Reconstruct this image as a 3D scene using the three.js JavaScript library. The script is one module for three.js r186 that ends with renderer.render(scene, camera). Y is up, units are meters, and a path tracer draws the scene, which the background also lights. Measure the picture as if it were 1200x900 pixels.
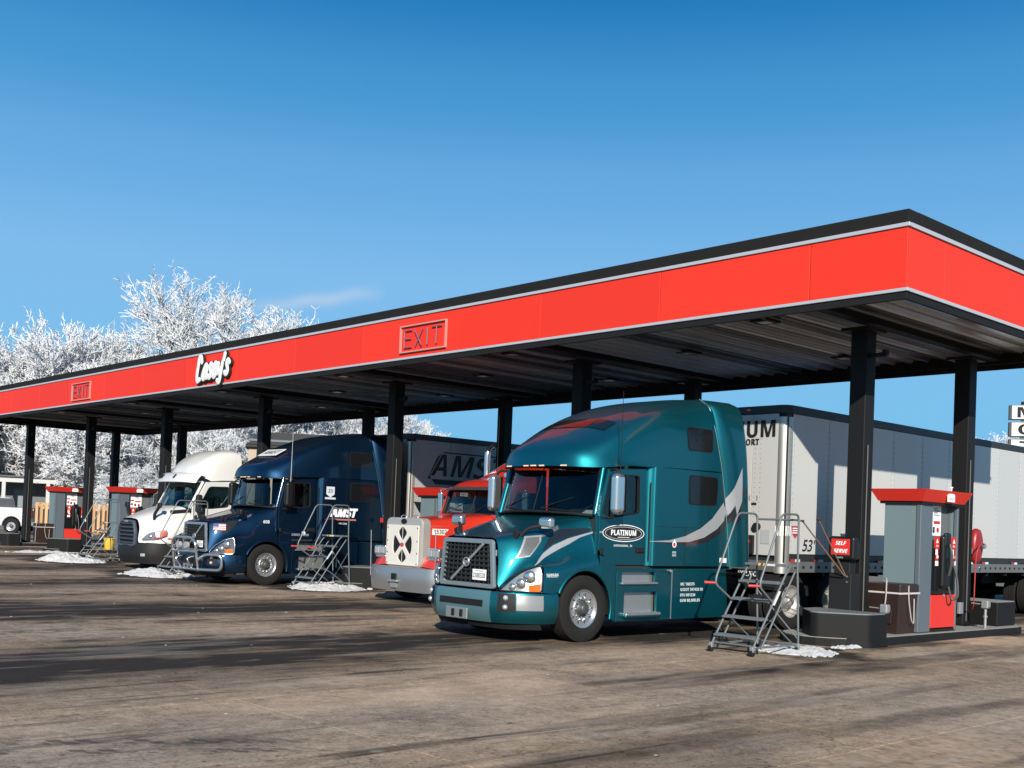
import * as THREE from 'three';
import { mergeGeometries, toCreasedNormals } from 'three/addons/utils/BufferGeometryUtils.js';
import { RoundedBoxGeometry } from 'three/addons/geometries/RoundedBoxGeometry.js';
import { TessellateModifier } from 'three/addons/modifiers/TessellateModifier.js';
import { FontLoader } from 'three/addons/loaders/FontLoader.js';
import { TextGeometry } from 'three/addons/geometries/TextGeometry.js';

/* ---------- camera, sky, sun, exposure ---------- */
const scene = new THREE.Scene();
const DEG = Math.PI / 180;
const camera = new THREE.PerspectiveCamera(2 * Math.atan(585.4 / 1300.9) / DEG, 1200 / 1170.8, 0.1, 3000);
camera.position.set(0, 1.73, 0);
camera.rotation.order = 'YXZ';
camera.rotation.set(1.3146 * DEG, 47.502 * DEG, 2.2598 * DEG);
camera.setViewOffset(1200, 1170.8, 0, 0, 1200, 900);

const SUN = new THREE.Vector3(1, 0.63, 0.93).normalize();
const sun = new THREE.DirectionalLight(new THREE.Color(1, 0.945, 0.85), 5);
sun.position.set(-18, 0, -14).addScaledVector(SUN, 120);
sun.target.position.set(-18, 0, -14);
sun.castShadow = true;
sun.shadow.mapSize.set(4096, 4096);
Object.assign(sun.shadow.camera, { left: -60, right: 60, top: 60, bottom: -60, near: 1, far: 320 });
sun.shadow.radius = 1;
scene.add(sun, sun.target);

/* sky: clear winter blue, paler toward the horizon, one thin contrail */
{
  const W = 2048, H = 1024, d = new Float32Array(W * H * 4);
  const stops = [[-90, .12, .1, .085], [-2, .12, .1, .085], [0, .13, .405, .64], [7, .16, .405, .65], [12, .165, .385, .645], [17, .105, .31, .58], [21, .05, .24, .50], [26, .012, .152, .38], [36, .008, .11, .30], [90, .006, .08, .23]];
  for (let j = 0; j < H; j++) {
    const el = 90 * (2 * (j + .5) / H - 1);
    let k = 0; while (k < stops.length - 2 && el > stops[k + 1][0]) k++;
    const a = stops[k], b = stops[k + 1]; let t = Math.min(1, Math.max(0, (el - a[0]) / (b[0] - a[0]))); t = t * t * (3 - 2 * t) * .4 + t * .6;
    for (let i = 0; i < W; i++) {
      const o = (j * W + i) * 4, az = (i + .5) / W * 360 - 180; // atan2(z, x) in degrees
      const c = [a[1] + (b[1] - a[1]) * t, a[2] + (b[2] - a[2]) * t, a[3] + (b[3] - a[3]) * t];
      // contrail
      const along = az + 148, line = 10.9 + along * .2, q = Math.abs(el - line - .05 * Math.sin(az * 2.7)) / .3;
      if (along > -3.5 && along < 3.5) { const w = Math.exp(-q * q) * .34 * Math.sin(Math.PI * (along + 3.5) / 7) ** .6; for (let n = 0; n < 3; n++) c[n] += (0.6 - c[n]) * w; }
      d[o] = c[0]; d[o + 1] = c[1]; d[o + 2] = c[2]; d[o + 3] = 1;
    }
  }
  const t = new THREE.DataTexture(d, W, H, THREE.RGBAFormat, THREE.FloatType);
  t.mapping = THREE.EquirectangularReflectionMapping; t.magFilter = t.minFilter = THREE.LinearFilter; t.needsUpdate = true;
  scene.background = t; scene.environment = t;
}
const renderer = new THREE.WebGLRenderer({ antialias: true });
renderer.setSize(1024, 768);
renderer.toneMapping = THREE.LinearToneMapping;
renderer.toneMappingExposure = 1.3;
renderer.shadowMap.enabled = true;

/* ---------- helpers ---------- */
let seed = 7;
const rnd = () => { seed = (seed + 0x6D2B79F5) | 0; let t = Math.imul(seed ^ (seed >>> 15), 1 | seed); t = (t + Math.imul(t ^ (t >>> 7), 61 | t)) ^ t; return ((t ^ (t >>> 14)) >>> 0) / 4294967296; };
const rr = (a, b) => a + (b - a) * rnd();
const V = (x, y, z) => new THREE.Vector3(x, y, z);
const lin = (r, g, b) => new THREE.Color().setRGB(r, g, b);
const mat = (c, o = {}) => new THREE.MeshStandardMaterial({ color: Array.isArray(c) ? lin(...c) : c, roughness: .6, ...o });
const phys = (c, o = {}) => new THREE.MeshPhysicalMaterial({ color: Array.isArray(c) ? lin(...c) : c, roughness: .5, ...o });
const plain = g => { let n = g.index ? g.toNonIndexed() : g; for (const k of Object.keys(n.attributes)) if (!['position', 'normal', 'uv'].includes(k)) n.deleteAttribute(k); if (!n.attributes.normal) n.computeVertexNormals(); if (!n.attributes.uv) n.setAttribute('uv', new THREE.BufferAttribute(new Float32Array(n.attributes.position.count * 2), 2)); n.morphAttributes = {}; n.groups = []; return n; };
const merge = list => { const l = list.flat(9).filter(Boolean).map(plain); return l.length === 1 ? l[0] : mergeGeometries(l, false); };
const used = {};
const numbered = n => { const k = used[n] = (used[n] ?? -1) + 1; return k ? `${n}_${String(k).padStart(3, '0')}` : n; };
function thing(name, label, category, [x, y, z] = [0, 0, 0], turn = 0, group) {
  const o = new THREE.Group(); o.name = numbered(name); scene.add(o); o.position.set(x, y, z); o.rotation.y = turn;
  o.userData = { label, category }; if (group) o.userData.group = group; return o;
}
const twin = new WeakMap();   // the other one of a left and right pair
function part(name, geos, m, parent, label) {
  if (geos.pair) { const p = part(name, [geos[0]], m, parent, label), q = part(name, [geos[1]], m, twin.get(parent) || parent, label); twin.set(p, q); return p; }
  const o = new THREE.Mesh(geos.isBufferGeometry ? geos : merge(geos), m); o.name = name; o.castShadow = o.receiveShadow = true; parent.add(o);
  if (label) o.userData.label = label; return o;
}
const each = (name, list, m, parent) => list.map(g => part(name, [g], m, parent));
function solo(name, geos, m, label, category, group, kind) {
  const o = part(numbered(name), geos, m, scene); if (label) o.userData.label = label; if (category) o.userData.category = category; if (group) o.userData.group = group; if (kind) o.userData.kind = kind; return o;
}
const stuff = o => { o.userData.kind = 'stuff'; return o; };
function dup(root, [x, y, z], turn, label) { const r = root.clone(); r.name = numbered(root.name.replace(/_\d{3}$/, '')); r.userData = { ...root.userData, label }; r.position.set(x, y, z); r.rotation.y = turn; scene.add(r); return r; }

const bx = (w, h, d, x = 0, y = 0, z = 0, r = 0, rot) => { const g = r ? new RoundedBoxGeometry(w, h, d, 2, Math.min(r, w / 2.01, h / 2.01, d / 2.01)) : new THREE.BoxGeometry(w, h, d); if (rot) g.applyMatrix4(new THREE.Matrix4().makeRotationFromEuler(new THREE.Euler(...rot))); return g.translate(x, y, z); };
const span = (x0, x1, y0, y1, z0, z1, r = 0) => bx(Math.abs(x1 - x0), Math.abs(y1 - y0), Math.abs(z1 - z0), (x0 + x1) / 2, (y0 + y1) / 2, (z0 + z1) / 2, r);
const Y0 = V(0, 1, 0);
const rod = (a, b, r, r2 = r, seg = 10, open = false) => { a = V(...a); b = V(...b); const d = b.clone().sub(a), g = new THREE.CylinderGeometry(r2, r, d.length(), seg, 1, open); g.applyQuaternion(new THREE.Quaternion().setFromUnitVectors(Y0, d.clone().normalize())); return g.translate((a.x + b.x) / 2, (a.y + b.y) / 2, (a.z + b.z) / 2); };
class Poly extends THREE.Curve { constructor(p) { super(); this.p = p; this.l = [0]; for (let i = 1; i < p.length; i++) this.l.push(this.l[i - 1] + p[i].distanceTo(p[i - 1])); } getPoint(t, o = V()) { const L = t * this.l.at(-1); let i = 1; while (i < this.p.length - 1 && this.l[i] < L) i++; return o.lerpVectors(this.p[i - 1], this.p[i], (L - this.l[i - 1]) / (this.l[i] - this.l[i - 1] || 1)); } }
// a bent pipe: corners rounded with radius f
const pipe = (pts, r, f = .08, seg = 8, closed = false) => {
  const P = pts.map(p => V(...p)), n = P.length, out = [];
  for (let i = 0; i < n; i++) {
    if (!closed && (i === 0 || i === n - 1)) { out.push(P[i]); continue; }
    const a = P[(i + n - 1) % n], b = P[i], c = P[(i + 1) % n], k = Math.min(f, a.distanceTo(b) * .49, b.distanceTo(c) * .49);
    const s = b.clone().add(a.clone().sub(b).setLength(k)), e = b.clone().add(c.clone().sub(b).setLength(k));
    for (let j = 0; j <= 4; j++) { const t = j / 4; out.push(s.clone().multiplyScalar((1 - t) ** 2).addScaledVector(b, 2 * t * (1 - t)).addScaledVector(e, t * t)); }
  }
  if (closed) out.push(out[0].clone());
  // build ring by ring with a transported frame
  const pos = [], idx = []; let nrm = null;
  out.forEach((p, i) => {
    const t = (out[Math.min(i + 1, out.length - 1)].clone().sub(out[Math.max(i - 1, 0)])).normalize();
    if (!nrm) nrm = Math.abs(t.y) < .9 ? V(0, 1, 0) : V(1, 0, 0);
    nrm = nrm.clone().addScaledVector(t, -nrm.dot(t)).normalize(); const b = t.clone().cross(nrm);
    for (let j = 0; j < seg; j++) { const a = j / seg * Math.PI * 2; const q = p.clone().addScaledVector(nrm, Math.cos(a) * r).addScaledVector(b, Math.sin(a) * r); pos.push(q.x, q.y, q.z); }
    if (i) for (let j = 0; j < seg; j++) { const A = (i - 1) * seg + j, B = (i - 1) * seg + (j + 1) % seg; idx.push(A, B, A + seg, B, B + seg, A + seg); }
  });
  const g = new THREE.BufferGeometry(); g.setAttribute('position', new THREE.Float32BufferAttribute(pos, 3)); g.setIndex(idx); g.computeVertexNormals(); return g;
};
const shp = (pts, holes = []) => { const s = new THREE.Shape(pts.map(p => new THREE.Vector2(...p))); for (const h of holes) s.holes.push(new THREE.Path(h.map(p => new THREE.Vector2(...p)))); return s; };
const roundPts = (pts, r, n = 4) => { const o = []; pts.forEach((p, i) => { const a = pts[(i + pts.length - 1) % pts.length], c = pts[(i + 1) % pts.length]; const la = Math.hypot(a[0] - p[0], a[1] - p[1]), lc = Math.hypot(c[0] - p[0], c[1] - p[1]), k = Math.min(r, la * .45, lc * .45); const s = [p[0] + (a[0] - p[0]) * k / la, p[1] + (a[1] - p[1]) * k / la], e = [p[0] + (c[0] - p[0]) * k / lc, p[1] + (c[1] - p[1]) * k / lc]; for (let j = 0; j <= n; j++) { const t = j / n; o.push([0, 1].map(q => s[q] * (1 - t) ** 2 + 2 * p[q] * t * (1 - t) + e[q] * t * t)); } }); return o; };
const extr = (shape, depth, bevel = 0) => new THREE.ExtrudeGeometry(shape, { depth: Math.max(depth - 2 * bevel, .001), bevelEnabled: bevel > 0, bevelSize: bevel, bevelThickness: bevel, bevelSegments: 2, bevelOffset: -bevel, curveSegments: 10 }).translate(0, 0, bevel);
// outline given as (z, y); extruded from x to x + depth
const sideExt = (pts, x, depth, holes = [], bevel = 0) => { const f = a => a.map(([z, y]) => [-z, y]); return extr(shp(f(pts), holes.map(f)), depth, bevel).rotateY(Math.PI / 2).translate(x, 0, 0); };
// outline given as (x, y); extruded from z to z + depth
const frontExt = (pts, z, depth, holes = [], bevel = 0) => extr(shp(pts, holes), depth, bevel).translate(0, 0, z);
// outline given as (x, z); extruded from y up by h
const planExt = (pts, y, h, holes = [], bevel = 0) => { const f = a => a.map(([x, z]) => [x, -z]); return extr(shp(f(pts), holes.map(f)), h, bevel).rotateX(-Math.PI / 2).translate(0, y, 0); };
const mirrorX = g => { const n = plain(g.clone()).clone(); n.scale(-1, 1, 1); for (const k of ['position', 'normal', 'uv']) { const a = n.attributes[k], s = a.itemSize; for (let i = 0; i < a.count; i += 3) for (let c = 0; c < s; c++) { const t = a.array[(i + 1) * s + c]; a.array[(i + 1) * s + c] = a.array[(i + 2) * s + c]; a.array[(i + 2) * s + c] = t; } } return n; };
const both = g => { const l = [g, mirrorX(g)]; l.pair = true; return l; };
const lathe = (pts, seg = 32) => new THREE.LatheGeometry(pts.map(p => new THREE.Vector2(...p)), seg);
const lx = (pts, seg) => lathe(pts, seg).rotateZ(-Math.PI / 2);   // profile (radius, along x)
// smooth surface through a net of points
const cr = (a, b, c, d, t) => .5 * (2 * b + (c - a) * t + (2 * a - 5 * b + 4 * c - d) * t * t + (3 * b - a - 3 * c + d) * t * t * t);
function net(rows, { nu = 20, nv = 20, mirror = false, flip = false } = {}) {
  if (mirror) rows = rows.map(r => [...r.slice(1).reverse().map(([x, y, z]) => [-x, y, z]), ...r]);
  const R = rows.length, C = rows[0].length, at = (i, j, k) => {
    const ext = (f, n, i) => i < 0 ? 2 * f(0) - f(1) : i >= n ? 2 * f(n - 1) - f(n - 2) : f(i);
    return ext(ii => ext(jj => rows[ii][jj][k], C, j), R, i);
  };
  const point = (u, v) => { const a = Math.min(u * (C - 1), C - 1 - 1e-6), b = Math.min(v * (R - 1), R - 1 - 1e-6), j = Math.floor(a), i = Math.floor(b); return [0, 1, 2].map(k => { const q = [-1, 0, 1, 2].map(s => cr(at(i + s, j - 1, k), at(i + s, j, k), at(i + s, j + 1, k), at(i + s, j + 2, k), a - j)); return cr(...q, b - i); }); };
  const pos = [], uv = [], idx = [];
  for (let b = 0; b <= nv; b++) for (let a = 0; a <= nu; a++) { pos.push(...point(a / nu, b / nv)); uv.push(a / nu, b / nv); }
  for (let b = 0; b < nv; b++) for (let a = 0; a < nu; a++) { const i = b * (nu + 1) + a; const q = [i, i + 1, i + nu + 1, i + 1, i + nu + 2, i + nu + 1]; idx.push(...(flip ? q.reverse() : q)); }
  const g = new THREE.BufferGeometry(); g.setAttribute('position', new THREE.Float32BufferAttribute(pos, 3)); g.setAttribute('uv', new THREE.Float32BufferAttribute(uv, 2)); g.setIndex(idx); g.computeVertexNormals();
  g.userData.point = point; return g;
}
// flat outline (z, y) laid onto surfaces facing +x, lifted by off
const tess = new TessellateModifier(.09, 6);
function onSide(pts, targets, off = .004, fallback = 1.2) {
  let g = plain(new THREE.ShapeGeometry(shp(pts.map(([z, y]) => [-z, y])))); g = tess.modify(g);
  const ms = targets.map(t => new THREE.Mesh(t, new THREE.MeshBasicMaterial({ side: THREE.DoubleSide }))), rc = new THREE.Raycaster(), p = g.attributes.position, D = V(-1, 0, 0); let last = fallback;
  for (let i = 0; i < p.count; i++) { const z = -p.getX(i), y = p.getY(i); rc.set(V(5, y, z), D); const h = rc.intersectObjects(ms, false)[0]; const x = h ? h.point.x : last; last = x; p.setXYZ(i, x + off, y, z); }
  g.computeVertexNormals(); return g;
}
const canvasTex = (w, h, draw) => { const c = document.createElement('canvas'); c.width = w; c.height = h; draw(c.getContext('2d'), w, h); const t = new THREE.CanvasTexture(c); t.colorSpace = THREE.SRGBColorSpace; t.anisotropy = 8; return t; };
// flat print: a thin sheet in the plane of the surface it sits on. face: 'x' or 'z' (which way it looks)
function print(name, w, h, res, draw, [x, y, z], face, parent, tiltX = 0, o = {}) {
  const g = new THREE.PlaneGeometry(w, h); if (face === 'x') g.rotateY(Math.PI / 2); if (tiltX) g.rotateX(tiltX); g.translate(x, y, z);
  return part(name, g, new THREE.MeshStandardMaterial({ map: canvasTex(Math.round(w * res), Math.round(h * res), draw), transparent: true, roughness: .5, ...o }), parent);
}
const writeText = (txt, font, fill, stroke, sw) => (c, w, h) => { c.font = font; c.textAlign = 'center'; c.textBaseline = 'middle'; const lines = txt.split('\n'); lines.forEach((s, i) => { const y = h * (i + .5) / lines.length; if (stroke) { c.lineWidth = sw; c.strokeStyle = stroke; c.lineJoin = 'round'; c.strokeText(s, w / 2, y, w * .96); } c.fillStyle = fill; c.fillText(s, w / 2, y, w * .96); }); };
const font = await new FontLoader().loadAsync('fonts/droid/droid_sans_bold.typeface.json');
const text = (s, size, depth, o = {}) => { const g = new TextGeometry(s, { font, size, depth, curveSegments: 5, bevelEnabled: false, ...o }); g.computeBoundingBox(); const b = g.boundingBox; return g.translate(-(b.min.x + b.max.x) / 2, -(b.min.y + b.max.y) / 2, 0); };
// tileable value noise
const NZ = new Float32Array(65536); for (let i = 0; i < 65536; i++) NZ[i] = rnd();
const vn = (x, y) => { const xi = Math.floor(x), yi = Math.floor(y); let fx = x - xi, fy = y - yi; fx = fx * fx * (3 - 2 * fx); fy = fy * fy * (3 - 2 * fy); const a = xi & 255, b = (xi + 1) & 255, c = (yi & 255) << 8, d = ((yi + 1) & 255) << 8; const p = NZ[a + c], q = NZ[b + c], r = NZ[a + d], s = NZ[b + d]; return p + (q - p) * fx + (r - p + (p - q - r + s) * fx) * fy; };
const fbm = (x, y, n) => { let s = 0, a = .5, t = 0; for (let i = 0; i < n; i++) { s += a * vn(x + i * 17.3, y + i * 9.1); t += a; a *= .5; x *= 2.03; y *= 2.03; } return s / t; };
const sm = (a, b, x) => { const t = Math.min(1, Math.max(0, (x - a) / (b - a))); return t * t * (3 - 2 * t); };

/* ---------- the setting: ground and forecourt ---------- */
const IX = i => -10 - 6.69 * i, FZ = -17.21, BZ = -21.03;
const M = {
  black: phys([.012, .012, .0122], { roughness: .65, specularIntensity: .4 }), blackGloss: phys([.009, .009, .0095], { roughness: .35, specularIntensity: .7 }), rubber: phys([.014, .0135, .013], { roughness: .88, specularIntensity: .5 }),
  plastic: phys([.014, .014, .0145], { roughness: .6, specularIntensity: .5 }), chrome: mat([.70, .69, .67], { metalness: .92, roughness: .2 }), alu: mat([.50, .49, .47], { metalness: .8, roughness: .36 }), galv: mat([.32, .325, .325], { metalness: .5, roughness: .5 }),
  greyPaint: mat([.14, .165, .175], { roughness: .5, metalness: .25 }), red: phys([.60, .028, .016], { roughness: .5 }), white: mat([.6, .6, .59], { roughness: .5 }),
  glass: phys([.5, .57, .57], { transmission: 1, thickness: 0, roughness: .02, ior: 1.5 }), darkGlass: phys([.008, .0085, .0095], { roughness: .08, specularIntensity: .8 }),
  amber: phys([.7, .13, .012], { roughness: .25, clearcoat: 1 }), redLens: phys([.45, .015, .015], { roughness: .25, clearcoat: 1 }), lens: phys([.5, .51, .51], { roughness: .2, metalness: .45, clearcoat: 1 }), interior: mat([.02, .02, .021], { roughness: .85 }), seat: mat([.035, .035, .036], { roughness: .9 }),
};
const snowMat = mat([.48, .475, .47], { roughness: .9 });
{
  const WET = [[-9.35, -14.5, .7, .62], [-23.1, -15.1, 1.1, 1.0], [-28.6, -13.3, 1.5, .9], [-36.2, -13.9, 1.5, 1.0], [-9.3, -18.6, .3, 2.6]]; // meltwater round the snow and along the kerb
  // colour of the worn concrete at a place: stains and tyre tracks run along the lanes (z)
  const concrete = (x, z, out) => {
    const fine = fbm(x * 9, z * 9, 3), mid = fbm(x * 1.7 + 40, z * 1.3, 5), big = fbm(x * .22 + 7, z * .16 + 3, 3), grit = vn(x * 61, z * 61), sand = vn(x * 113 + 5, z * 113), peb = vn(x * 34 + 9, z * 34);
    const st1 = fbm(x * 3.1 + 11, z * .28 + 5, 4), st2 = fbm(x * 9.5 + 3, z * .6 + 2, 3);
    let v = .86 + .50 * (mid - .5) + .26 * (st1 - .5) + .50 * (fine - .5) + .14 * (st2 - .5) + .34 * (grit - .5) + .34 * (sand - .5) + .30 * sm(.82, .95, peb) - .34 * sm(.2, .06, peb);
    const wm = fbm(x * .5 + 33, z * .35 + 8, 3) - .5; let r = .385 * v * (1 + .12 * wm), g = .283 * v, b = .196 * v * (1 - .2 * wm);
    // broad wet and oily bands along each lane
    let dark = 0;
    const k = (x + 12.35) / 6.69, lane = (k - Math.round(k)) * 6.69 + (fbm(z * .13, x * .05 + 20, 2) - .5) * 1.6;
    if (x < -9.2) {
      const w = 1.7 + .9 * (big - .5) * 2, p = Math.exp(-((lane / w) ** 2));
      dark = p * (.98 + .8 * (st1 - .45) * 2 + .35 * (mid - .5)) * sm(.15, .75, p + (st1 - .5) + .35);
      dark *= 1 - .45 * sm(-14, -30, x) * sm(.35, .65, st2);
    }
    dark += .5 * sm(.54, .75, fbm(x * 1.9 + 60, z * .19 + 31, 4)) + .4 * sm(.6, .8, st2) * sm(.45, .6, big) + .30 * sm(.48, .68, fbm(x * .6 + 14, z * .3 + 51, 4)) * sm(-9.6, -8.2, x);
    dark += .35 * sm(.62, .72, fbm(x * 2.3 + 5, z * 1.4 + 70, 4)) * sm(-9, -16, x) ;
    dark *= .40 + 1.15 * fbm(x * 3.9 + 2, z * 1.5 + 6, 5);
    for (const [sx, sz, rx, rz] of WET) { const q = Math.hypot((x - sx) / rx, (z - sz) / rz) + .5 * (fine - .5) + .5 * (mid - .5); if (q < 1.9) dark += .75 * sm(1.75, 1.15, q); }
    const crack = Math.abs(fbm(x * .8 + 70, z * .8 + 12, 4) - .5); if (crack < .0016 && big > .5) dark += .45;
    dark = Math.min(.96, Math.max(0, dark)); const m = 1 - dark;
    r = r * m + .020 * dark; g = g * m + .0165 * dark; b = b * m + .0145 * dark;
    // tan silt washed out in front of the first island
    const silt = sm(.42, .68, fbm(x * .7 + 3, z * .5 + 90, 4)) * Math.exp(-(((x + 9.1) / 1.3) ** 2)) * sm(-2, -7, z) * .85 * (.5 + .8 * fbm(x * 5, z * 2.2, 4)); const sv = .45 + .65 * v; r += (.50 * sv - r) * silt; g += (.36 * sv - g) * silt; b += (.245 * sv - b) * silt;
    // pale salt streaks
    const salt = sm(.64, .8, fbm(x * 4.4 + 90, z * .5, 4)) * .22 + (Math.abs(x + 6.72 + .08 * Math.sin(z)) < .018 && z < -5.9 && z > -7.1 ? .5 : 0) + sm(.86, .95, fbm(x * 5, z * 2.4, 2)) * .5; r += (.42 - r) * salt; g += (.37 - g) * salt; b += (.32 - b) * salt;
    // muddy tread prints
    const tp = (px, w, ph) => { const d = x - px - (z + 3) * -.55; if (Math.abs(d) > w || z < -5.2) return 0; const s = Math.sin((z * 1.1 + ph) * 32 + Math.sign(d) * 1.2); return (s > -.1 ? 1 : .25) * sm(w, w * .7, Math.abs(d)) * sm(.3, .6, fbm(x * 6, z * 6, 2)) * sm(-5.2, -4, z); };
    const t = Math.min(.8, .75 * (tp(-8.35, .13, 0) + tp(-7.95, .10, .4)) + .35 * tp(-6.9, .12, .1)); r += (.055 - r) * t; g += (.048 - g) * t; b += (.042 - b) * t;
    out[0] = r; out[1] = g; out[2] = b;
  };
  const s8 = v => Math.round(255 * Math.min(1, Math.max(0, v <= .0031308 ? v * 12.92 : 1.055 * v ** (1 / 2.4) - .055)));
  const bake = (W, H, x0, x1, z0, z1) => { const d = new Uint8Array(W * H * 4), c = [0, 0, 0]; for (let j = 0; j < H; j++) for (let i = 0; i < W; i++) { concrete(x0 + (x1 - x0) * (i + .5) / W, z0 + (z1 - z0) * (j + .5) / H, c); const o = (j * W + i) * 4; d[o] = s8(c[0]); d[o + 1] = s8(c[1]); d[o + 2] = s8(c[2]); d[o + 3] = 255; } const t = new THREE.DataTexture(d, W, H); t.colorSpace = THREE.SRGBColorSpace; t.magFilter = THREE.LinearFilter; t.minFilter = THREE.LinearMipmapLinearFilter; t.generateMipmaps = true; t.needsUpdate = true; return t; };
  const bd = new Uint8Array(512 * 512 * 4); for (let j = 0; j < 512; j++) for (let i = 0; i < 512; i++) { let h = 0, a = .5; for (let f = 16; f <= 128; f *= 2) { const P = (x, y) => NZ[((x % f + f) % f) + (((y % f + f) % f) << 8)], x = i / 512 * f, y = j / 512 * f, xi = Math.floor(x), yi = Math.floor(y), fx = x - xi, fy = y - yi; h += a * ((P(xi, yi) * (1 - fx) + P(xi + 1, yi) * fx) * (1 - fy) + (P(xi, yi + 1) * (1 - fx) + P(xi + 1, yi + 1) * fx) * fy); a *= .62; } const q = Math.round(h * 200); bd.set([q, q, q, 255], (j * 512 + i) * 4); }
  const bump = rep => { const t = new THREE.DataTexture(bd, 512, 512); t.wrapS = t.wrapT = THREE.RepeatWrapping; t.magFilter = THREE.LinearFilter; t.repeat.set(...rep); t.needsUpdate = true; return t; };
  const N = [-17.8, -.4, -16.95, 1.15], F = [-62, 10, -42, 10];
  const nearMat = phys(0xffffff, { specularIntensity: .25, map: bake(2048, 2048, ...N), roughness: .92, bumpMap: bump([12, 12]), bumpScale: .005 });
  const farMat = phys(0xffffff, { specularIntensity: .25, map: bake(2048, 1536, ...F), roughness: .92, bumpMap: bump([48, 36]), bumpScale: .005 });
  const ground = part('ground', new THREE.PlaneGeometry(1600, 1600).rotateX(-Math.PI / 2).translate(-200, -.03, -200), mat([.17, .14, .11], { roughness: .95 }), scene); ground.userData = { kind: 'structure', label: 'brown winter ground beyond the concrete yard' };
  const yard = new THREE.Group(); yard.name = 'concrete_forecourt'; yard.userData = { kind: 'structure', label: 'stained concrete yard in front of the pump canopy' }; scene.add(yard);
  part('joint_bed', new THREE.PlaneGeometry(72.2, 52.2).rotateX(-Math.PI / 2).translate(-26, -.011, -16), mat([.03, .026, .023], { roughness: 1 }), yard);
  const xs = [], zs = []; for (let x = 10; x > -62.1; x -= 4.62) xs.push(x - .9); for (let z = 9.4; z > -42; z -= 3.65) zs.push(z);
  for (let a = 0; a < xs.length - 1; a++) for (let b = 0; b < zs.length - 1; b++) {
    const x1 = xs[a], x0 = xs[a + 1], z1 = zs[b], z0 = zs[b + 1], gap = .0085;
    if (-.737 * (x0 + x1) / 2 - .676 * (z0 + z1) / 2 < 2) continue; // behind the viewer
    const near = x0 >= N[0] && x1 <= N[1] && z0 >= N[2] && z1 <= N[3], R = near ? N : F, m = near ? nearMat : farMat;
    const g = new THREE.BoxGeometry(x1 - x0 - 2 * gap, .03, z1 - z0 - 2 * gap).translate((x0 + x1) / 2, -.015, (z0 + z1) / 2); const p = g.attributes.position, u = g.attributes.uv; for (let i = 0; i < p.count; i++) u.setXY(i, (p.getX(i) - R[0]) / (R[1] - R[0]), (p.getZ(i) - R[2]) / (R[3] - R[2]));
    part('slab', g, m, yard);
  }
}

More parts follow.
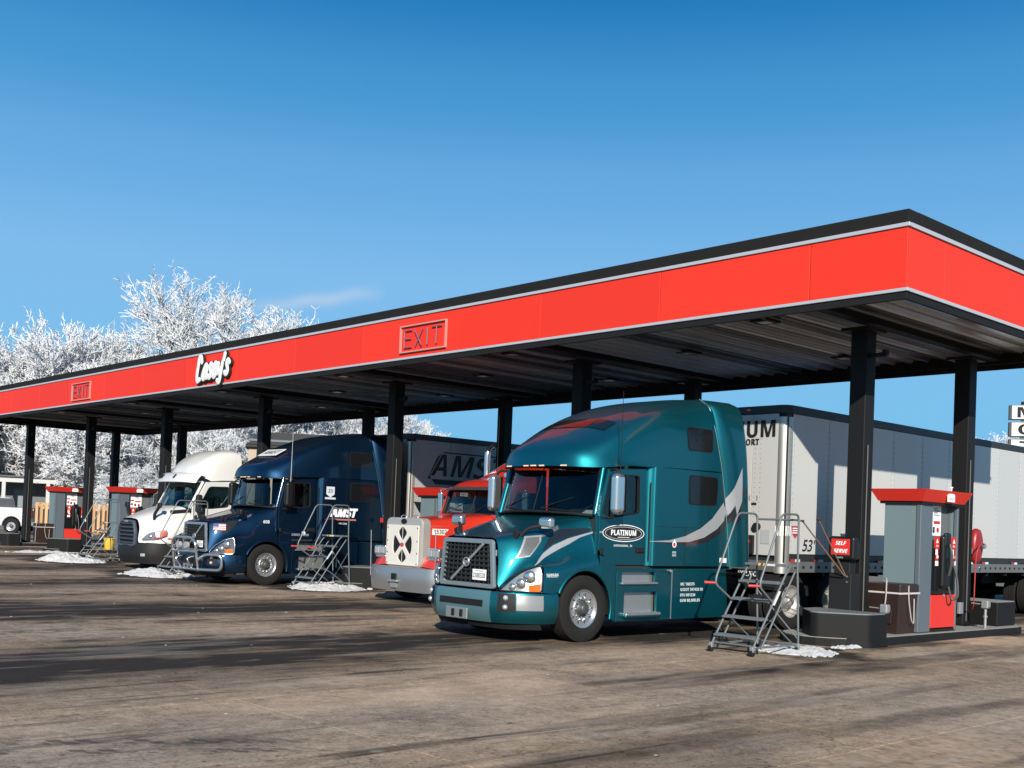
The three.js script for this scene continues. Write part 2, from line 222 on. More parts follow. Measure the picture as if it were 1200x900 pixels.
/* ---------- the canopy ---------- */
const CX0 = -50.75, CX1 = -8.11, CZ1 = -15.1, CZ0 = -22.45;
const canopy = thing('fuel_canopy', 'long red and black flat pump canopy over the truck lanes', 'canopy', [(CX0 + CX1) / 2, 0, (CZ0 + CZ1) / 2]);
{
  const ox = (CX0 + CX1) / 2, oz = (CZ0 + CZ1) / 2, L = g => { (Array.isArray(g) ? g.flat(9) : [g]).forEach(q => q.translate(-ox, 0, -oz)); return g; };
  const redMs = [[.70, .0315, .015], [.725, .0335, .016], [.675, .030, .015]].map(q => phys(q, { roughness: .6, specularIntensity: .6 })), redM = phys([.72, .034, .016], { roughness: .62, specularIntensity: .6 }), trimM = mat([.43, .45, .48], { metalness: .15, roughness: .45 }), capM = phys([.014, .0135, .013], { roughness: .8, specularIntensity: .3 }), soffM = phys([.013, .0132, .0135], { roughness: .7, specularIntensity: .3 });
  // red panels, butted with fine joints
  const seams = [CX1, -9.75]; for (let x = -12.8; x > CX0 + 1; x -= 3.05) seams.push(x); seams.push(CX0);
  for (let i = 0; i < seams.length - 1; i++) part('fascia_panel', L(bx(seams[i] - seams[i + 1] - .012, .895, .045, 0, 0, 0, .008, [rr(-.006, .006), rr(-.0022, .0022), 0]).translate((seams[i] + seams[i + 1]) / 2, 5.8875, CZ1 - .0225)), redMs[i % 3], canopy);
  const zseam = [CZ1, -16.25, -19.3, CZ0];
  for (let i = 0; i < 3; i++) for (const x of [CX1, CX0 + .045]) part('fascia_panel', L(span(x - .045, x, 5.44, 6.335, zseam[i] - (i ? .004 : .05), zseam[i + 1] + (i < 2 ? .004 : .05), .006)), redM, canopy);
  for (let i = 0; i < seams.length - 1; i++) part('fascia_panel', L(span(seams[i] - .004, seams[i + 1] + .004, 5.44, 6.335, CZ0, CZ0 + .045, .006)), redM, canopy);
  const ring = (y0, y1, o, t) => [span(CX0 - o, CX1 + o, y0, y1, CZ1 + o - t, CZ1 + o, .008), span(CX0 - o, CX1 + o, y0, y1, CZ0 - o, CZ0 - o + t, .008), span(CX1 + o - t, CX1 + o, y0, y1, CZ0 - o + t, CZ1 + o - t), span(CX0 - o, CX0 - o + t, y0, y1, CZ0 - o + t, CZ1 + o - t)];
  part('lower_trim', L([ring(5.385, 5.436, .028, .08)]), trimM, canopy); part('upper_trim', L([ring(6.34, 6.40, .03, .09)]), trimM, canopy);
  part('roof_edge', L([ring(6.402, 6.605, -.004, .3), span(CX0 + .25, CX1 - .25, 6.45, 6.52, CZ0 + .25, CZ1 - .25)]), capM, canopy);
  part('soffit_band', L([ring(5.27, 5.383, .0, .05), ring(5.385, 5.62, -.05, .04)]), soffM, canopy);
  // ribbed ceiling, one pan after another
  const panG = extr(shp([[-.19, 0], [-.165, 0], [-.15, .028], [.15, .028], [.165, 0], [.185, 0], [.185, -.03], [.193, -.03], [.193, .045], [-.19, .045]]), CZ1 - CZ0 - .2).translate(0, 5.56, -(CZ1 - CZ0 - .2) / 2);
  const tones = [[.27, .275, .285], [.38, .385, .39], [.16, .166, .176], [.50, .50, .495], [.10, .104, .112]].map((c, i) => mat(c, { roughness: [.3, .25, .34, .3, .25][i], metalness: .5 }));
  for (let x = CX0 + .3; x < CX1 - .2; x += .388) part('ceiling_pan', panG.clone().translate(x - ox, 0, 0), tones[Math.floor(rnd() * 5)], canopy);
  part('ceiling_backing', L([span(CX0 + .1, CX1 - .1, 5.62, 5.66, CZ0 + .1, CZ1 - .1)]), capM, canopy);
  for (let i = 0; i < 7; i++) part('cross_beam', L([span(IX(i) - .11, IX(i) + .11, 5.44, 5.55, CZ0 + .06, CZ1 - .06)]), soffM, canopy);
  // square light fittings, unlit by day
  for (let i = 0; i < 6; i++) for (const [dx, z] of [[-1.6, -16.6], [-4.9, -18.6], [-2.6, -20.9]]) { const x = IX(i) + dx, l = part('light_fitting', L([span(x - .2, x + .2, 5.525, 5.56, z - .2, z + .2, .01)]), M.black, canopy); part('diffuser', L([span(x - .11, x + .11, 5.519, 5.526, z - .11, z + .11)]), mat([.4, .4, .38], { roughness: .3 }), l); }
}
// columns, one thing each
const WHERE = ['of the nearest pump island, right of the teal truck', 'of the island between the teal and red trucks', 'of the island between the red and the blue truck', 'of the island between the blue and the white truck', 'of the island just left of the white truck', 'of the second island left of the white truck', 'of the farthest island, at the left edge'];
{
  const cM = phys([.011, .011, .0112], { roughness: .55, specularIntensity: .35 });
  for (let i = 0; i < 7; i++) for (const [z, w] of [[FZ, 'Front'], [BZ, 'Rear']]) {
    const c = thing('canopy_column', `${w.toLowerCase()} black steel canopy column ${WHERE[i]}`, 'column', [IX(i), .13, z], 0, 'black canopy columns');
    part('post', bx(.31, 5.18, .31, 0, 2.61, 0, .02), cM, c); part('base_plate', bx(.5, .025, .5, 0, .0125, 0), cM, c); part('head_plate', bx(.52, .05, .62, 0, 5.17, 0), cM, c);
    part('conduit', rod([.17, .1, .05], [.17, 3.2, .05], .012), mat([.09, .09, .09]), c); if (z === FZ) part('bracket', [bx(.3, .07, .07, .3, 4.72, .05), bx(.07, .1, .1, .44, 4.75, .05)], cM, c);
  }
}
// signs on the fascia
{
  const exitSign = (x, label) => { const s = thing('exit_sign', label, 'sign', [x, 5.84, CZ1 + .002], 0, 'exit signs on the canopy fascia'); const w = 1.66, h = .62, t = mat([.50, .24, .20], { roughness: .4 });
    part('frame', [span(-w / 2, w / 2, h / 2 - .03, h / 2, 0, .05), span(-w / 2, w / 2, -h / 2, -h / 2 + .03, 0, .05), span(-w / 2, -w / 2 + .03, -h / 2 + .03, h / 2 - .03, 0, .05), span(w / 2 - .03, w / 2, -h / 2 + .03, h / 2 - .03, 0, .05)], t, s);
    const tube = mat([.22, .09, .14], { roughness: .35 }), r = .015, z = .035, letter = (g) => part('letter', g, tube, s), H = .19;
    letter([rod([-.66, -H, z], [-.66, H, z], r), rod([-.66, H, z], [-.4, H, z], r), rod([-.66, 0, z], [-.43, 0, z], r), rod([-.66, -H, z], [-.4, -H, z], r)]);
    letter([rod([-.26, -H, z], [.0, H, z], r), rod([-.26, H, z + .03], [0, -H, z + .03], r)]); letter([rod([.17, -H, z], [.17, H, z], r * 1.2)]); letter([rod([.49, -H, z], [.49, H, z], r), rod([.33, H, z], [.66, H, z], r)]); return s; };
  exitSign(-19.6, 'thin tube EXIT sign on the red fascia above the red and blue trucks'); exitSign(-39.15, 'faint EXIT sign on the red fascia near the left end of the canopy');
  const s = thing('shop_name_sign', 'white script shop name with black edge on the red fascia', 'sign', [-29.3, 5.84, CZ1 + .002]);
  // brush script drawn as thick strokes
  const stroke = (pts, w) => { const P = new THREE.CatmullRomCurve3(pts.map(([x, y]) => V(x, y, 0))).getPoints(pts.length * 5).map(p => [p.x, p.y, p.z]); return [pipe(P, w, .01, 12), ...[P[0], P.at(-1)].map(p => new THREE.SphereGeometry(w, 12, 10).translate(...p))]; };
  const G = { C: [[[.24, .33], [.2, .5], [.12, .5], [.05, .2], [.02, -.15], [.06, -.3], [.17, -.26]]], a: [[[.27, .12], [.19, .2], [.08, .05], [.03, -.2], [.1, -.26], [.2, -.1], [.26, .14], [.22, -.22], [.27, -.22]]], s: [[[.22, .13], [.15, .2], [.08, .1], [.15, -.03], [.16, -.17], [.09, -.25], [.02, -.19]]], e: [[[.04, -.05], [.16, .0], [.2, .13], [.14, .2], [.06, .08], [.03, -.15], [.09, -.25], [.2, -.16]]], y: [[[.03, .16], [.02, -.1], [.09, -.16], [.2, .0]], [[.24, .18], [.19, -.2], [.1, -.46], [.02, -.4]]], q: [[[.07, .44], [.02, .26]]] };
  let px = -.98; for (const [ch, adv] of [['C', .33], ['a', .35], ['s', .28], ['e', .29], ['y', .32], ['q', .1], ['s', .3]]) { const up = (px + 1) * .09, geo = w => G[ch].flatMap(p => stroke(p.map(([x, y]) => [x * 1.12 + px + (y > 0 ? .03 : 0), (ch === 's' && adv === .3 ? y + .02 : y) * .86 - .01 + up * .2]), w)); const l = part('letter', geo(.078).map(g => g.scale(1, 1, .35).translate(0, 0, .085)), mat([.68, .68, .66], { roughness: .4 }), s); part('edge', geo(.115).map(g => g.scale(1, 1, .35).translate(.025, -.022, .035)), M.black, l); px += adv; }
}

/* ---------- pump islands ---------- */
const islandShape = (hw, z0, z1, nose) => { const o = []; for (let k = 0; k <= 10; k++) { const a = Math.PI * k / 10; o.push([hw * Math.cos(a), z1 - nose + nose * Math.sin(a)]); } for (let k = 0; k <= 10; k++) { const a = Math.PI + Math.PI * k / 10; o.push([hw * Math.cos(a), z0 + .45 + .45 * Math.sin(a)]); } return o; };
{
  const curbM = mat([.25, .235, .21], { roughness: .9 }), boxM = phys([.010, .010, .0102], { roughness: .55, specularIntensity: .35 });
  const box0 = (z1, len, w, h, nose) => islandShape(w, z1 - len, z1, nose);
  for (let i = 0; i < 7; i++) {
    const isl = thing('pump_island', `raised concrete kerb ${WHERE[i]}`, 'pump island', [IX(i), 0, -19], 0, 'pump islands');
    part('steel_edge', planExt(islandShape(.76, -3.5, 3.4, .75), 0, .125, [], .01), M.black, isl); part('concrete_top', planExt(islandShape(.725, -3.46, 3.36, .72), .127, .012), curbM, isl);
    const nb = thing('bumper_box', `black rounded bumper box ${WHERE[i]}`, 'bumper box', [IX(i) + .02, .0, -15.55], 0, 'black bumper boxes');
    const pts = [[-.44, -1.15], [-.42, -.66], [.08, -.12], [.2, -.12], [.86, -.62], [.88, -1.15]];
    part('shell', planExt(roundPts(pts, .07, 4), .02, .5, [], .012), boxM, nb); part('top_rim', planExt(roundPts(pts.map(([a, b]) => [a * .97, b * .97 - .01]), .07, 4), .52, .018), mat([.15, .16, .165], { roughness: .5 }), nb); part('foot_band', planExt(roundPts(pts.map(([a, b]) => [a * 1.02, b * 1.02 + .01]), .07, 4), .004, .1), boxM, nb);
    if (i === 0 || i > 4) { const rb = thing('bumper_box', `small black rear box ${WHERE[i]}`, 'bumper box', [IX(i) + .05, .14, -21.9], 0, 'rear bumper boxes'); part('shell', bx(1.0, .46, .8, 0, .23, 0, .03), boxM, rb); part('top_rim', bx(.96, .02, .76, 0, .47, 0), mat([.2, .19, .18], { roughness: .7 }), rb); }
  }
}
function makePump(label, pos) {
  const p = thing('diesel_pump', label, 'fuel pump', pos, 0, 'diesel pumps'); // origin: front right corner at island top; x from -.7 to 0, z from -1.45 to 0
  const pan = mat([.165, .225, .24], { roughness: .4, metalness: .15 }), pil = mat([.115, .14, .16], { roughness: .42, metalness: .2 }), dark = M.blackGloss;
  part('front_panel', [bx(.64, 2.22, .03, -.37, 1.16, -.035, .008)], pan, p); part('back_panel', [bx(.68, 2.22, .03, -.36, 1.16, -1.42, .008)], pan, p);
  part('corner_pillar', [bx(.09, 2.26, .09, -.045, 1.14, -.047, .015), bx(.055, 2.26, .36, -.04, 1.14, -.28, .012)], pil, p); part('corner_pillar', [bx(.07, 2.26, .06, -.045, 1.14, -1.41, .012)], pil, p);
  part('core', [bx(.5, 2.2, 1.34, -.42, 1.15, -.73)], mat([.12, .13, .135], { roughness: .5 }), p);
  part('plinth', [bx(.68, .05, 1.4, -.36, .025, -.72)], M.black, p);
  const lp = part('lower_door', [bx(.03, .58, .9, -.03, .36, -.93, .01)], M.red, p); part('latch', [rod([-.012, .64, -.93], [0, .64, -.93], .03)], M.galv, lp);
  const hp = part('hose_panel', [bx(.05, .95, .92, -.05, 1.14, -.92, .01), ...[-.55, -.7, -1.1, -1.28].map(z => bx(.03, .75, .02, -.015, 1.1, z))], dark, p);
  const noz = part('nozzle_boot', [bx(.12, .95, .27, .0, 1.24, -.90, .06), bx(.08, .25, .2, .04, 1.63, -.90, .04)], M.blackGloss, p); part('nozzle', [pipe([[.1, 1.55, -.9], [.13, 1.4, -.9], [.11, 1.15, -.93], [.06, 1.0, -.95]], .028, .06), pipe([[.1, 1.3, -.98], [.2, .9, -1.02], [.22, .62, -1.0], [.13, .55, -.95], [.08, .8, -.92]], .019, .15)], mat([.06, .06, .06], { roughness: .35 }), noz);
  for (const z of [-.64, -1.27]) { const d = part('decal_plate', [bx(.012, .52, .17, -.018, 1.42, z)], M.red, p); print('decal', .15, .5, 300, (c, w, h) => { c.fillStyle = '#c8261c'; c.fillRect(0, 0, w, h); c.fillStyle = '#fff'; c.beginPath(); c.moveTo(w * .5, h * .04); c.lineTo(w * .8, h * .2); c.lineTo(w * .2, h * .2); c.fill(); c.font = `bold ${w * .3}px sans-serif`; c.textAlign = 'center'; c.fillText('PAY', w / 2, h * .34, w * .8); c.fillRect(w * .12, h * .42, w * .5, h * .2); c.fillRect(w * .4, h * .64, w * .45, h * .1); c.fillRect(0, h * .84, w, h * .16); }, [-.009, 1.42, z], 'x', d); }
  const head = part('display_head', [bx(.3, .62, .06, -.3, 1.95, -1.36), bx(.5, .08, .95, -.38, 1.66, -.92)], pil, p);
  const nt = part('notice_board', [bx(.02, .56, .5, -.16, 1.96, -.78)], M.white, p); print('notice', .48, .54, 300, (c, w, h) => { c.fillStyle = '#f4f3ef'; c.fillRect(0, 0, w, h); c.fillStyle = '#333'; for (let k = 0; k < 4; k++) c.fillRect(w * .45, h * (.08 + .07 * k), w * (.3 + .15 * (k % 2)), h * .03); c.fillStyle = '#b8231b'; c.fillRect(w * .08, h * .42, w * .3, h * .1); c.fillRect(w * .45, h * .5, w * .5, h * .1); c.beginPath(); c.arc(w * .2, h * .75, w * .1, 0, 7); c.fill(); c.beginPath(); c.arc(w * .78, h * .8, w * .1, 0, 7); c.fill(); c.fillStyle = '#222'; c.fillRect(w * .4, h * .7, w * .15, h * .2); }, [-.148, 1.96, -.78], 'x', nt);
  // flared red canopy of the pump
  const q = (y, o) => [[-.78 - o, y, .06 + o * .9], [.05 + o, y, .06 + o * .9], [.05 + o, y, -1.5 - o], [-.78 - o, y, -1.5 - o]], A = q(2.28, 0), B = q(2.49, .11), pos2 = [], quad = (a, b, c, d) => pos2.push(...a, ...b, ...c, ...a, ...c, ...d);
  for (let k = 0; k < 4; k++) quad(A[k], A[(k + 1) % 4], B[(k + 1) % 4], B[k]); quad(B[0], B[1], B[2], B[3]); quad(A[3], A[2], A[1], A[0]);
  const tg = new THREE.BufferGeometry(); tg.setAttribute('position', new THREE.Float32BufferAttribute(pos2, 3)); tg.computeVertexNormals();
  const top = part('red_top', [tg], M.red, p); part('under_edge', [bx(.8, .05, 1.5, -.36, 2.26, -.72)], M.black, p);
  const em = part('emblem', [sideExt([[-.95, 2.3], [-.69, 2.3], [-.69, 2.42], [-.82, 2.5], [-.95, 2.42]], 0, .012).rotateZ(0)], mat([.85, .85, .83]), top); em.position.set(.125, .0, 0); em.rotation.z = 0; em.geometry.translate(0, 0, 0);
  part('weather_vane', [rod([.13, 2.5, -.82], [.13, 2.57, -.82], .012), bx(.012, .02, .1, .13, 2.56, -.82)], mat([.85, .85, .83]), top); print('lettering', .22, .07, 600, writeText("Casey's", 'italic bold 34px serif', '#c8261c'), [.139, 2.36, -.82], 'x', top);
  return p;
}
{
  const first = makePump('grey blue diesel pump with red top on the nearest island', [IX(0) + .65, .14, -18.15]);
  for (const [i, l] of [[1, 'grey diesel pump with red top on the island between the teal and red trucks'], [2, 'grey diesel pump with red top seen behind the red truck'], [3, 'grey diesel pump on the island between the blue and white trucks'], [4, 'grey diesel pump on the island beside the white truck'], [5, 'grey diesel pump with red top just left of the white truck'], [6, 'grey diesel pump with red top at the far left island']]) if (![1, 3, 4].includes(i)) dup(first, [IX(i) + .65, .14, -18.15], 0, l);
  // bin in front of each visible pump
  const bin = thing('squeegee_bin', 'dark brown square bin with looped hose in front of the nearest pump', 'bin', [IX(0) + .28, .14, -17.85], 0, 'brown bins on the islands'); const br = mat([.025, .013, .011], { roughness: .45 });
  const trap = (w0, w1, y0, y1) => { const s = new THREE.CylinderGeometry(w1 / Math.SQRT2, w0 / Math.SQRT2, y1 - y0, 4, 1); return plain(s.rotateY(Math.PI / 4).translate(0, (y0 + y1) / 2, 0)); };
  const fl = g => { g = plain(g); g.computeVertexNormals(); return g; };
  part('body', [fl(trap(.6, .7, 0, .68))], br, bin); part('lid', [bx(.74, .16, .66, 0, .77, 0, .03)], br, bin); part('rim', [bx(.76, .035, .7, 0, .69, 0, .01)], mat([.5, .47, .45]), bin); part('inset_panel', [bx(.44, .42, .015, 0, .38, .325, .006, [-.06, 0, 0])], mat([.018, .01, .009], { roughness: .5 }), bin);
  part('hose', [pipe([[.0, .86, .1], [.02, .95, .22], [.12, .93, .34], [.13, .6, .37], [.06, .03, .36]], .014, .08), pipe([[.37, .82, .05], [.40, .6, .1], [.42, .22, .02], [.40, .16, -.1], [.385, .6, -.12]], .012, .1)], mat([.35, .3, .28]), bin);
  for (const i of [6]) dup(bin, [IX(i) + .28, .14, -17.85], 0, 'dark brown bin with snowy lid at the far left island');
  // valve posts
  const vp = thing('valve_post', 'small grey hose outlet post in front of the brown bin', 'outlet post', [IX(0) + .66, .14, -17.0], 0, 'outlet posts'); part('stem', [rod([0, 0, 0], [0, .4, 0], .026), rod([0, .2, 0], [0, .24, 0], .04)], M.galv, vp); part('outlet_box', [bx(.13, .15, .12, 0, .45, 0, .02)], M.galv, vp); part('cover', [bx(.02, .1, .08, .07, .45, 0, .008), rod([-.06, .45, .0], [-.25, .46, .05], .012)], M.alu, vp);
  dup(vp, [IX(0) + .66, .14, -20.72], 0, 'small grey outlet post by the rear column of the nearest island');
  // self serve terminal on the front column
  const ss = thing('self_serve_terminal', 'black terminal with red SELF SERVE screen on the nearest column', 'terminal', [IX(0), .14, FZ + .38]); part('pedestal', [bx(.42, 1.0, .3, -.02, .5, -.04, .02), bx(.3, .25, .2, -.02, 1.1, -.04, .02)], M.plastic, ss); part('housing', [bx(.5, .4, .18, 0, 1.42, .06, .05)], M.blackGloss, ss); const sp = part('screen', [bx(.34, .27, .012, 0, 1.44, .152, .01)], M.red, ss); print('lettering', .34, .26, 600, (c, w, h) => { c.fillStyle = '#d4281e'; c.fillRect(0, 0, w, h); writeText('SELF\nSERVE', 'bold italic 54px sans-serif', '#fff')(c, w, h); }, [0, 1.44, .1605], 'z', sp); part('name_strip', [bx(.1, .025, .01, 0, 1.265, .152)], M.galv, ss); part('bracket', [bx(.4, .3, .12, 0, 1.4, -.1)], M.plastic, ss); part('bolt', [rod([.12, .95, .11], [.12, .95, .13], .014), rod([.12, .86, .11], [.12, .86, .13], .014)], M.alu, ss);
  // hose reel on the rear column
  const hr = thing('hose_reel', 'round red hose reel on the rear column of the nearest island', 'hose reel', [IX(0) + .12, 1.68, BZ - .36]); part('cover', [lx([[0, .16], [.3, .16], [.4, .12], [.43, .02], [.42, -.05]], 40).scale(.6, .8, .44)], mat([.26, .016, .016], { roughness: .4 }), hr); each('bracket', [bx(.1, .12, .5, -.02, -.1, .2), rod([.05, -.42, -.1], [-.05, -.5, -.35], .012)], M.galv, hr); part('hub', [rod([.16, 0, 0], [.2, 0, 0], .05)], M.galv, hr); part('air_hose', [pipe([[.2, .04, .05], [.22, .06, .2], [.22, -.05, .38], [.2, -.3, .4], [.18, -1.05, .38], [.12, -1.22, .28], [-.05, -1.3, .15]], .013, .12)], mat([.35, .03, .03], { roughness: .5 }), hr); part('switch_box', [bx(.06, .22, .14, .03, -1.2, .62, .01)], M.galv, hr);
  // squeegees leaning out of the bumper box
  const st = (a, b, l) => { const s = thing('squeegee', l, 'squeegee', [b[0], b[1], b[2]], 0, 'squeegee poles'); part('pole', rod([a[0] - b[0], a[1] - b[1], a[2] - b[2]], [0, 0, 0], .012), mat([.2, .12, .08], { roughness: .6 }), s); part('head', rod([a[0] - b[0] - .03, a[1] - b[1], a[2] - b[2]], [a[0] - b[0] + .03, a[1] - b[1], a[2] - b[2]], .016), mat([.10, .03, .025]), s); };
  st([-9.93, 1.98, -15.4], [-9.9, 1.1, -16.66], 'long handled squeegee crossing the 53 on the trailer, the lower of two'); st([-9.82, 2.02, -15.68], [-9.9, 1.1, -16.7], 'long handled squeegee crossing the 53 on the trailer, the upper of two');
}

/* ---------- vehicle pieces ---------- */
const tyreG = (() => { const w = .145, p = [[.29, -w * .8], [.33, -w], [.42, -w * 1.06], [.475, -w], [.505, -w * .86]]; for (let k = 0; k < 4; k++) { const x = -w * .8 + k * w * .42; p.push([.515, x], [.515, x + w * .3], [.500, x + w * .32], [.500, x + w * .4]); } p.push([.515, w * .88], [.505, w * .92], [.475, w], [.42, w * 1.06], [.33, w], [.29, w * .8]); return toCreasedNormals(lx(p, 56), .6); })();
const sideRing = lx([[.47, .147], [.478, .1475]], 48);
const ringHoles = (R, r, n, rh) => { const s = new THREE.Shape(); s.absarc(0, 0, R, 0, Math.PI * 2); const h = new THREE.Path(); h.absarc(0, 0, r, 0, Math.PI * 2, true); s.holes.push(h); for (let k = 0; k < n; k++) { const a = k / n * Math.PI * 2, q = new THREE.Path(); q.absellipse(Math.cos(a) * (R + r + .03) / 2, Math.sin(a) * (R + r + .03) / 2, rh, rh * .85, 0, Math.PI * 2, true, a); s.holes.push(q); } return s; };
const rimLip = toCreasedNormals(lx([[.275, -.1], [.275, .1], [.282, .135], [.297, .14], [.3, .125], [.285, .1], [.285, -.1]], 48), .5);
const steerDisc = new THREE.ExtrudeGeometry(ringHoles(.278, .14, 10, .024), { depth: .012, bevelEnabled: true, bevelSize: .004, bevelThickness: .006, bevelSegments: 2, curveSegments: 40 }).rotateY(Math.PI / 2).translate(.085, 0, 0);
const steerCone = toCreasedNormals(lx([[.145, .1], [.185, .118], [.19, .095]], 40), .7);
const driveDish = toCreasedNormals(lx([[.278, .1], [.25, .03], [.22, -.02], [.13, -.03], [.12, -.02]], 40), .8);
const hubG = merge([lx([[.0, .19], [.06, .188], [.085, .17], [.09, .11], [.12, .1], [.14, .085]], 28)]);
const lugs = (r, x) => { const l = []; for (let k = 0; k < 10; k++) { const a = (k + .5) / 10 * Math.PI * 2; l.push(rod([x, Math.cos(a) * r, Math.sin(a) * r], [x + .05, Math.cos(a) * r, Math.sin(a) * r], .019, .013, 6)); } return merge(l); };
const lugS = lugs(.167, .09), lugD = lugs(.167, -.03), dHub = merge([lx([[0, .16], [.07, .158], [.1, .13], [.11, -.02], [.13, -.03]], 28), lx([[.0, -.03], [.27, -.031]], 24)]), holeBack = lx([[.0, .04], [.27, .041]], 28);
const rimM = mat([.66, .66, .65], { metalness: .9, roughness: .3 }), rimDull = mat([.5, .49, .46], { metalness: .7, roughness: .5 }), hubM = mat([.09, .09, .09], { metalness: .5, roughness: .45 });
// side: 1 for the visible (+x) side, -1 for the other; kind: 'steer' | 'drive'
function wheel(parent, x, y, z, side, kind, R = .515) {
  const w = new THREE.Group(); w.name = 'wheel'; parent.add(w); w.position.set(x, y, z); if (side < 0) w.rotation.y = Math.PI; w.scale.setScalar(R / .515);
  if (kind === 'steer') { part('tyre', [tyreG.clone(), sideRing.clone()], M.rubber, w); part('rim', [rimLip.clone(), steerDisc.clone(), steerCone.clone()], rimM, w); part('hub', [hubG.clone()], hubM, w); part('lug_nuts', lugS.clone(), rimM, w); part('brake_drum', holeBack.clone(), M.black, w); }
  else { part('tyre', [tyreG.clone()], M.rubber, w); part('inner_tyre', [tyreG.clone().translate(-.33, 0, 0)], M.rubber, w); part('rim', [rimLip.clone(), driveDish.clone()], rimDull, w); part('hub', [dHub.clone(), lugD.clone()], rimDull, w); }
  return w;
}
const paintOf = (c, o = {}) => phys(c, { metalness: .85, roughness: .45, clearcoat: .7, clearcoatRoughness: .08, ...o });

/* ---------- aerodynamic sleeper tractor (teal and blue) ; origin under the front axle, nose to +z ---------- */
function sleeperTractor(label, pos, paint, o = {}) {
  const T = thing('semi_tractor', label, 'truck', pos, 0, 'trucks at the pumps'), P = (n, g, m, p = T) => part(n, g, m, p);
  const mir = o.mirror || M.chrome, frameM = o.grille || M.chrome;
  // hood with fenders
  const hoodRows = [
    [[0, 1.535, 1.30], [.32, 1.53, 1.292], [.57, 1.50, 1.272], [.64, 1.2, 1.272], [.69, .80, 1.285], [.93, 1.03, 1.09], [1.13, 1.15, .86], [1.185, .95, .86], [1.2, .755, .88]],
    [[0, 1.63, .95], [.36, 1.625, .945], [.66, 1.585, .93], [.78, 1.42, .945], [.88, 1.26, .95], [1.0, 1.21, .88], [1.13, 1.17, .72], [1.195, 1.0, .68], [1.205, .755, .6]],
    [[0, 1.76, .45], [.4, 1.755, .45], [.78, 1.71, .45], [.93, 1.56, .46], [1.03, 1.39, .46], [1.1, 1.27, .45], [1.165, 1.18, .44], [1.2, 1.09, .43], [1.21, .96, .42]],
    [[0, 1.88, 0], [.42, 1.875, 0], [.86, 1.835, 0], [1.02, 1.68, 0], [1.085, 1.5, 0], [1.125, 1.37, 0], [1.17, 1.27, 0], [1.2, 1.19, 0], [1.21, 1.11, 0]],
    [[0, 1.965, -.25], [.45, 1.96, -.25], [.92, 1.92, -.25], [1.06, 1.78, -.25], [1.105, 1.6, -.25], [1.14, 1.45, -.26], [1.17, 1.32, -.27], [1.2, 1.2, -.3], [1.21, 1.04, -.33]]];
  const hood = net(hoodRows, { nu: 64, nv: 28, mirror: true }); P('hood', [hood], paint);
  const arch = (r, a0, a1, n) => Array.from({ length: n + 1 }, (_, k) => { const a = (a0 + (a1 - a0) * k / n) * DEG; return [Math.cos(a) * r * 1.0, .5 + Math.sin(a) * r]; });
  const A = arch(.6, 24, 196, 20); P('fender_lip', both(pipe(A.map(([z, y]) => [1.195, y, z]), .028, .03)), paint);
  // rear quarter of the fender and the splash well
  P('fender_rear', both(sideExt([[-.34, 1.05], ...arch(.6, 115, 190, 10), [-.66, .30], [-.70, .30], [-.70, 1.14], [-.55, 1.28], [-.33, 1.32]], 1.14, .055, [], .008)), paint);
  P('wheel_well', both(sideExt([...arch(.62, -10, 190, 18), ...arch(.60, 190, -10, 18)], .55, .62)), M.black);
  // bumper
  const plan = [[0, 1.42], [.35, 1.415], [.62, 1.385], [.85, 1.29], [1.03, 1.12], [1.14, .92], [1.19, .72], [1.2, .565]];
  const sec = [[.75, -.03], [.735, 0], [.62, .015], [.5, .02], [.38, -.005], [.29, -.05]];
  const off = (i, n) => { const a = plan[Math.max(0, i - 1)], b = plan[Math.min(plan.length - 1, i + 1)], dx = b[0] - a[0], dz = b[1] - a[1], l = Math.hypot(dx, dz); return i ? [plan[i][0] - dz / l * n, plan[i][1] + dx / l * n] : [0, plan[0][1] + n]; };
  const bump = (i0, i1, e = 0) => sec.map(([y, n]) => { const r = []; for (let i = i0; i <= i1; i++) { const [x, z] = off(i, n + e); r.push([x, y, z]); } return r; });
  P('bumper_centre', [net(bump(0, 2), { nu: 16, nv: 10, mirror: true, flip: true })], o.bumper || paint);
  const bs = net(bump(2, 7), { nu: 20, nv: 10, flip: true }); P('bumper_end', both(bs), paint);
  P('bumper_slot', [net([[[0, .61, 1.445], [.26, .61, 1.442], [.5, .61, 1.43]], [[0, .515, 1.45], [.26, .515, 1.447], [.5, .515, 1.435]]], { nu: 8, nv: 2, mirror: true, flip: true })], M.black);
  P('air_dam', [net(plan.slice(0, 6).length && [.31, .2].map((y, k) => plan.slice(0, 6).map(([x, z]) => [x * .97, y, z - .08 - k * .06])), { nu: 16, nv: 2, mirror: true, flip: true }), span(-.78, .78, .28, .7, .7, 1.15)], M.black);
  const tow = P('tow_plate', [bx(.5, .17, .03, -.06, .385, 1.45, .012)], o.towPlate || mat([.26, .28, .28], { metalness: .5, roughness: .5 })); for (const x of [-.13, .06]) part('tow_hook', [bx(.07, .11, .03, x, .385, 1.466, .015)], M.black, tow);
  const sub = (g, u0, u1, v0, v1, e, nu = 8, nv = 6) => { const f = g.userData.point, r = []; for (let b = 0; b <= 3; b++) { const row = []; for (let a = 0; a <= 3; a++) { const u = u0 + (u1 - u0) * a / 3, v = v0 + (v1 - v0) * b / 3, p = V(...f(u, v)), du = V(...f(u + .01, v)).sub(p), dv = V(...f(u, v + .01)).sub(p), n = dv.cross(du).normalize(); p.addScaledVector(n, e); row.push([p.x, p.y, p.z]); } r.push(row); } return net(r, { nu, nv, flip: true }); };
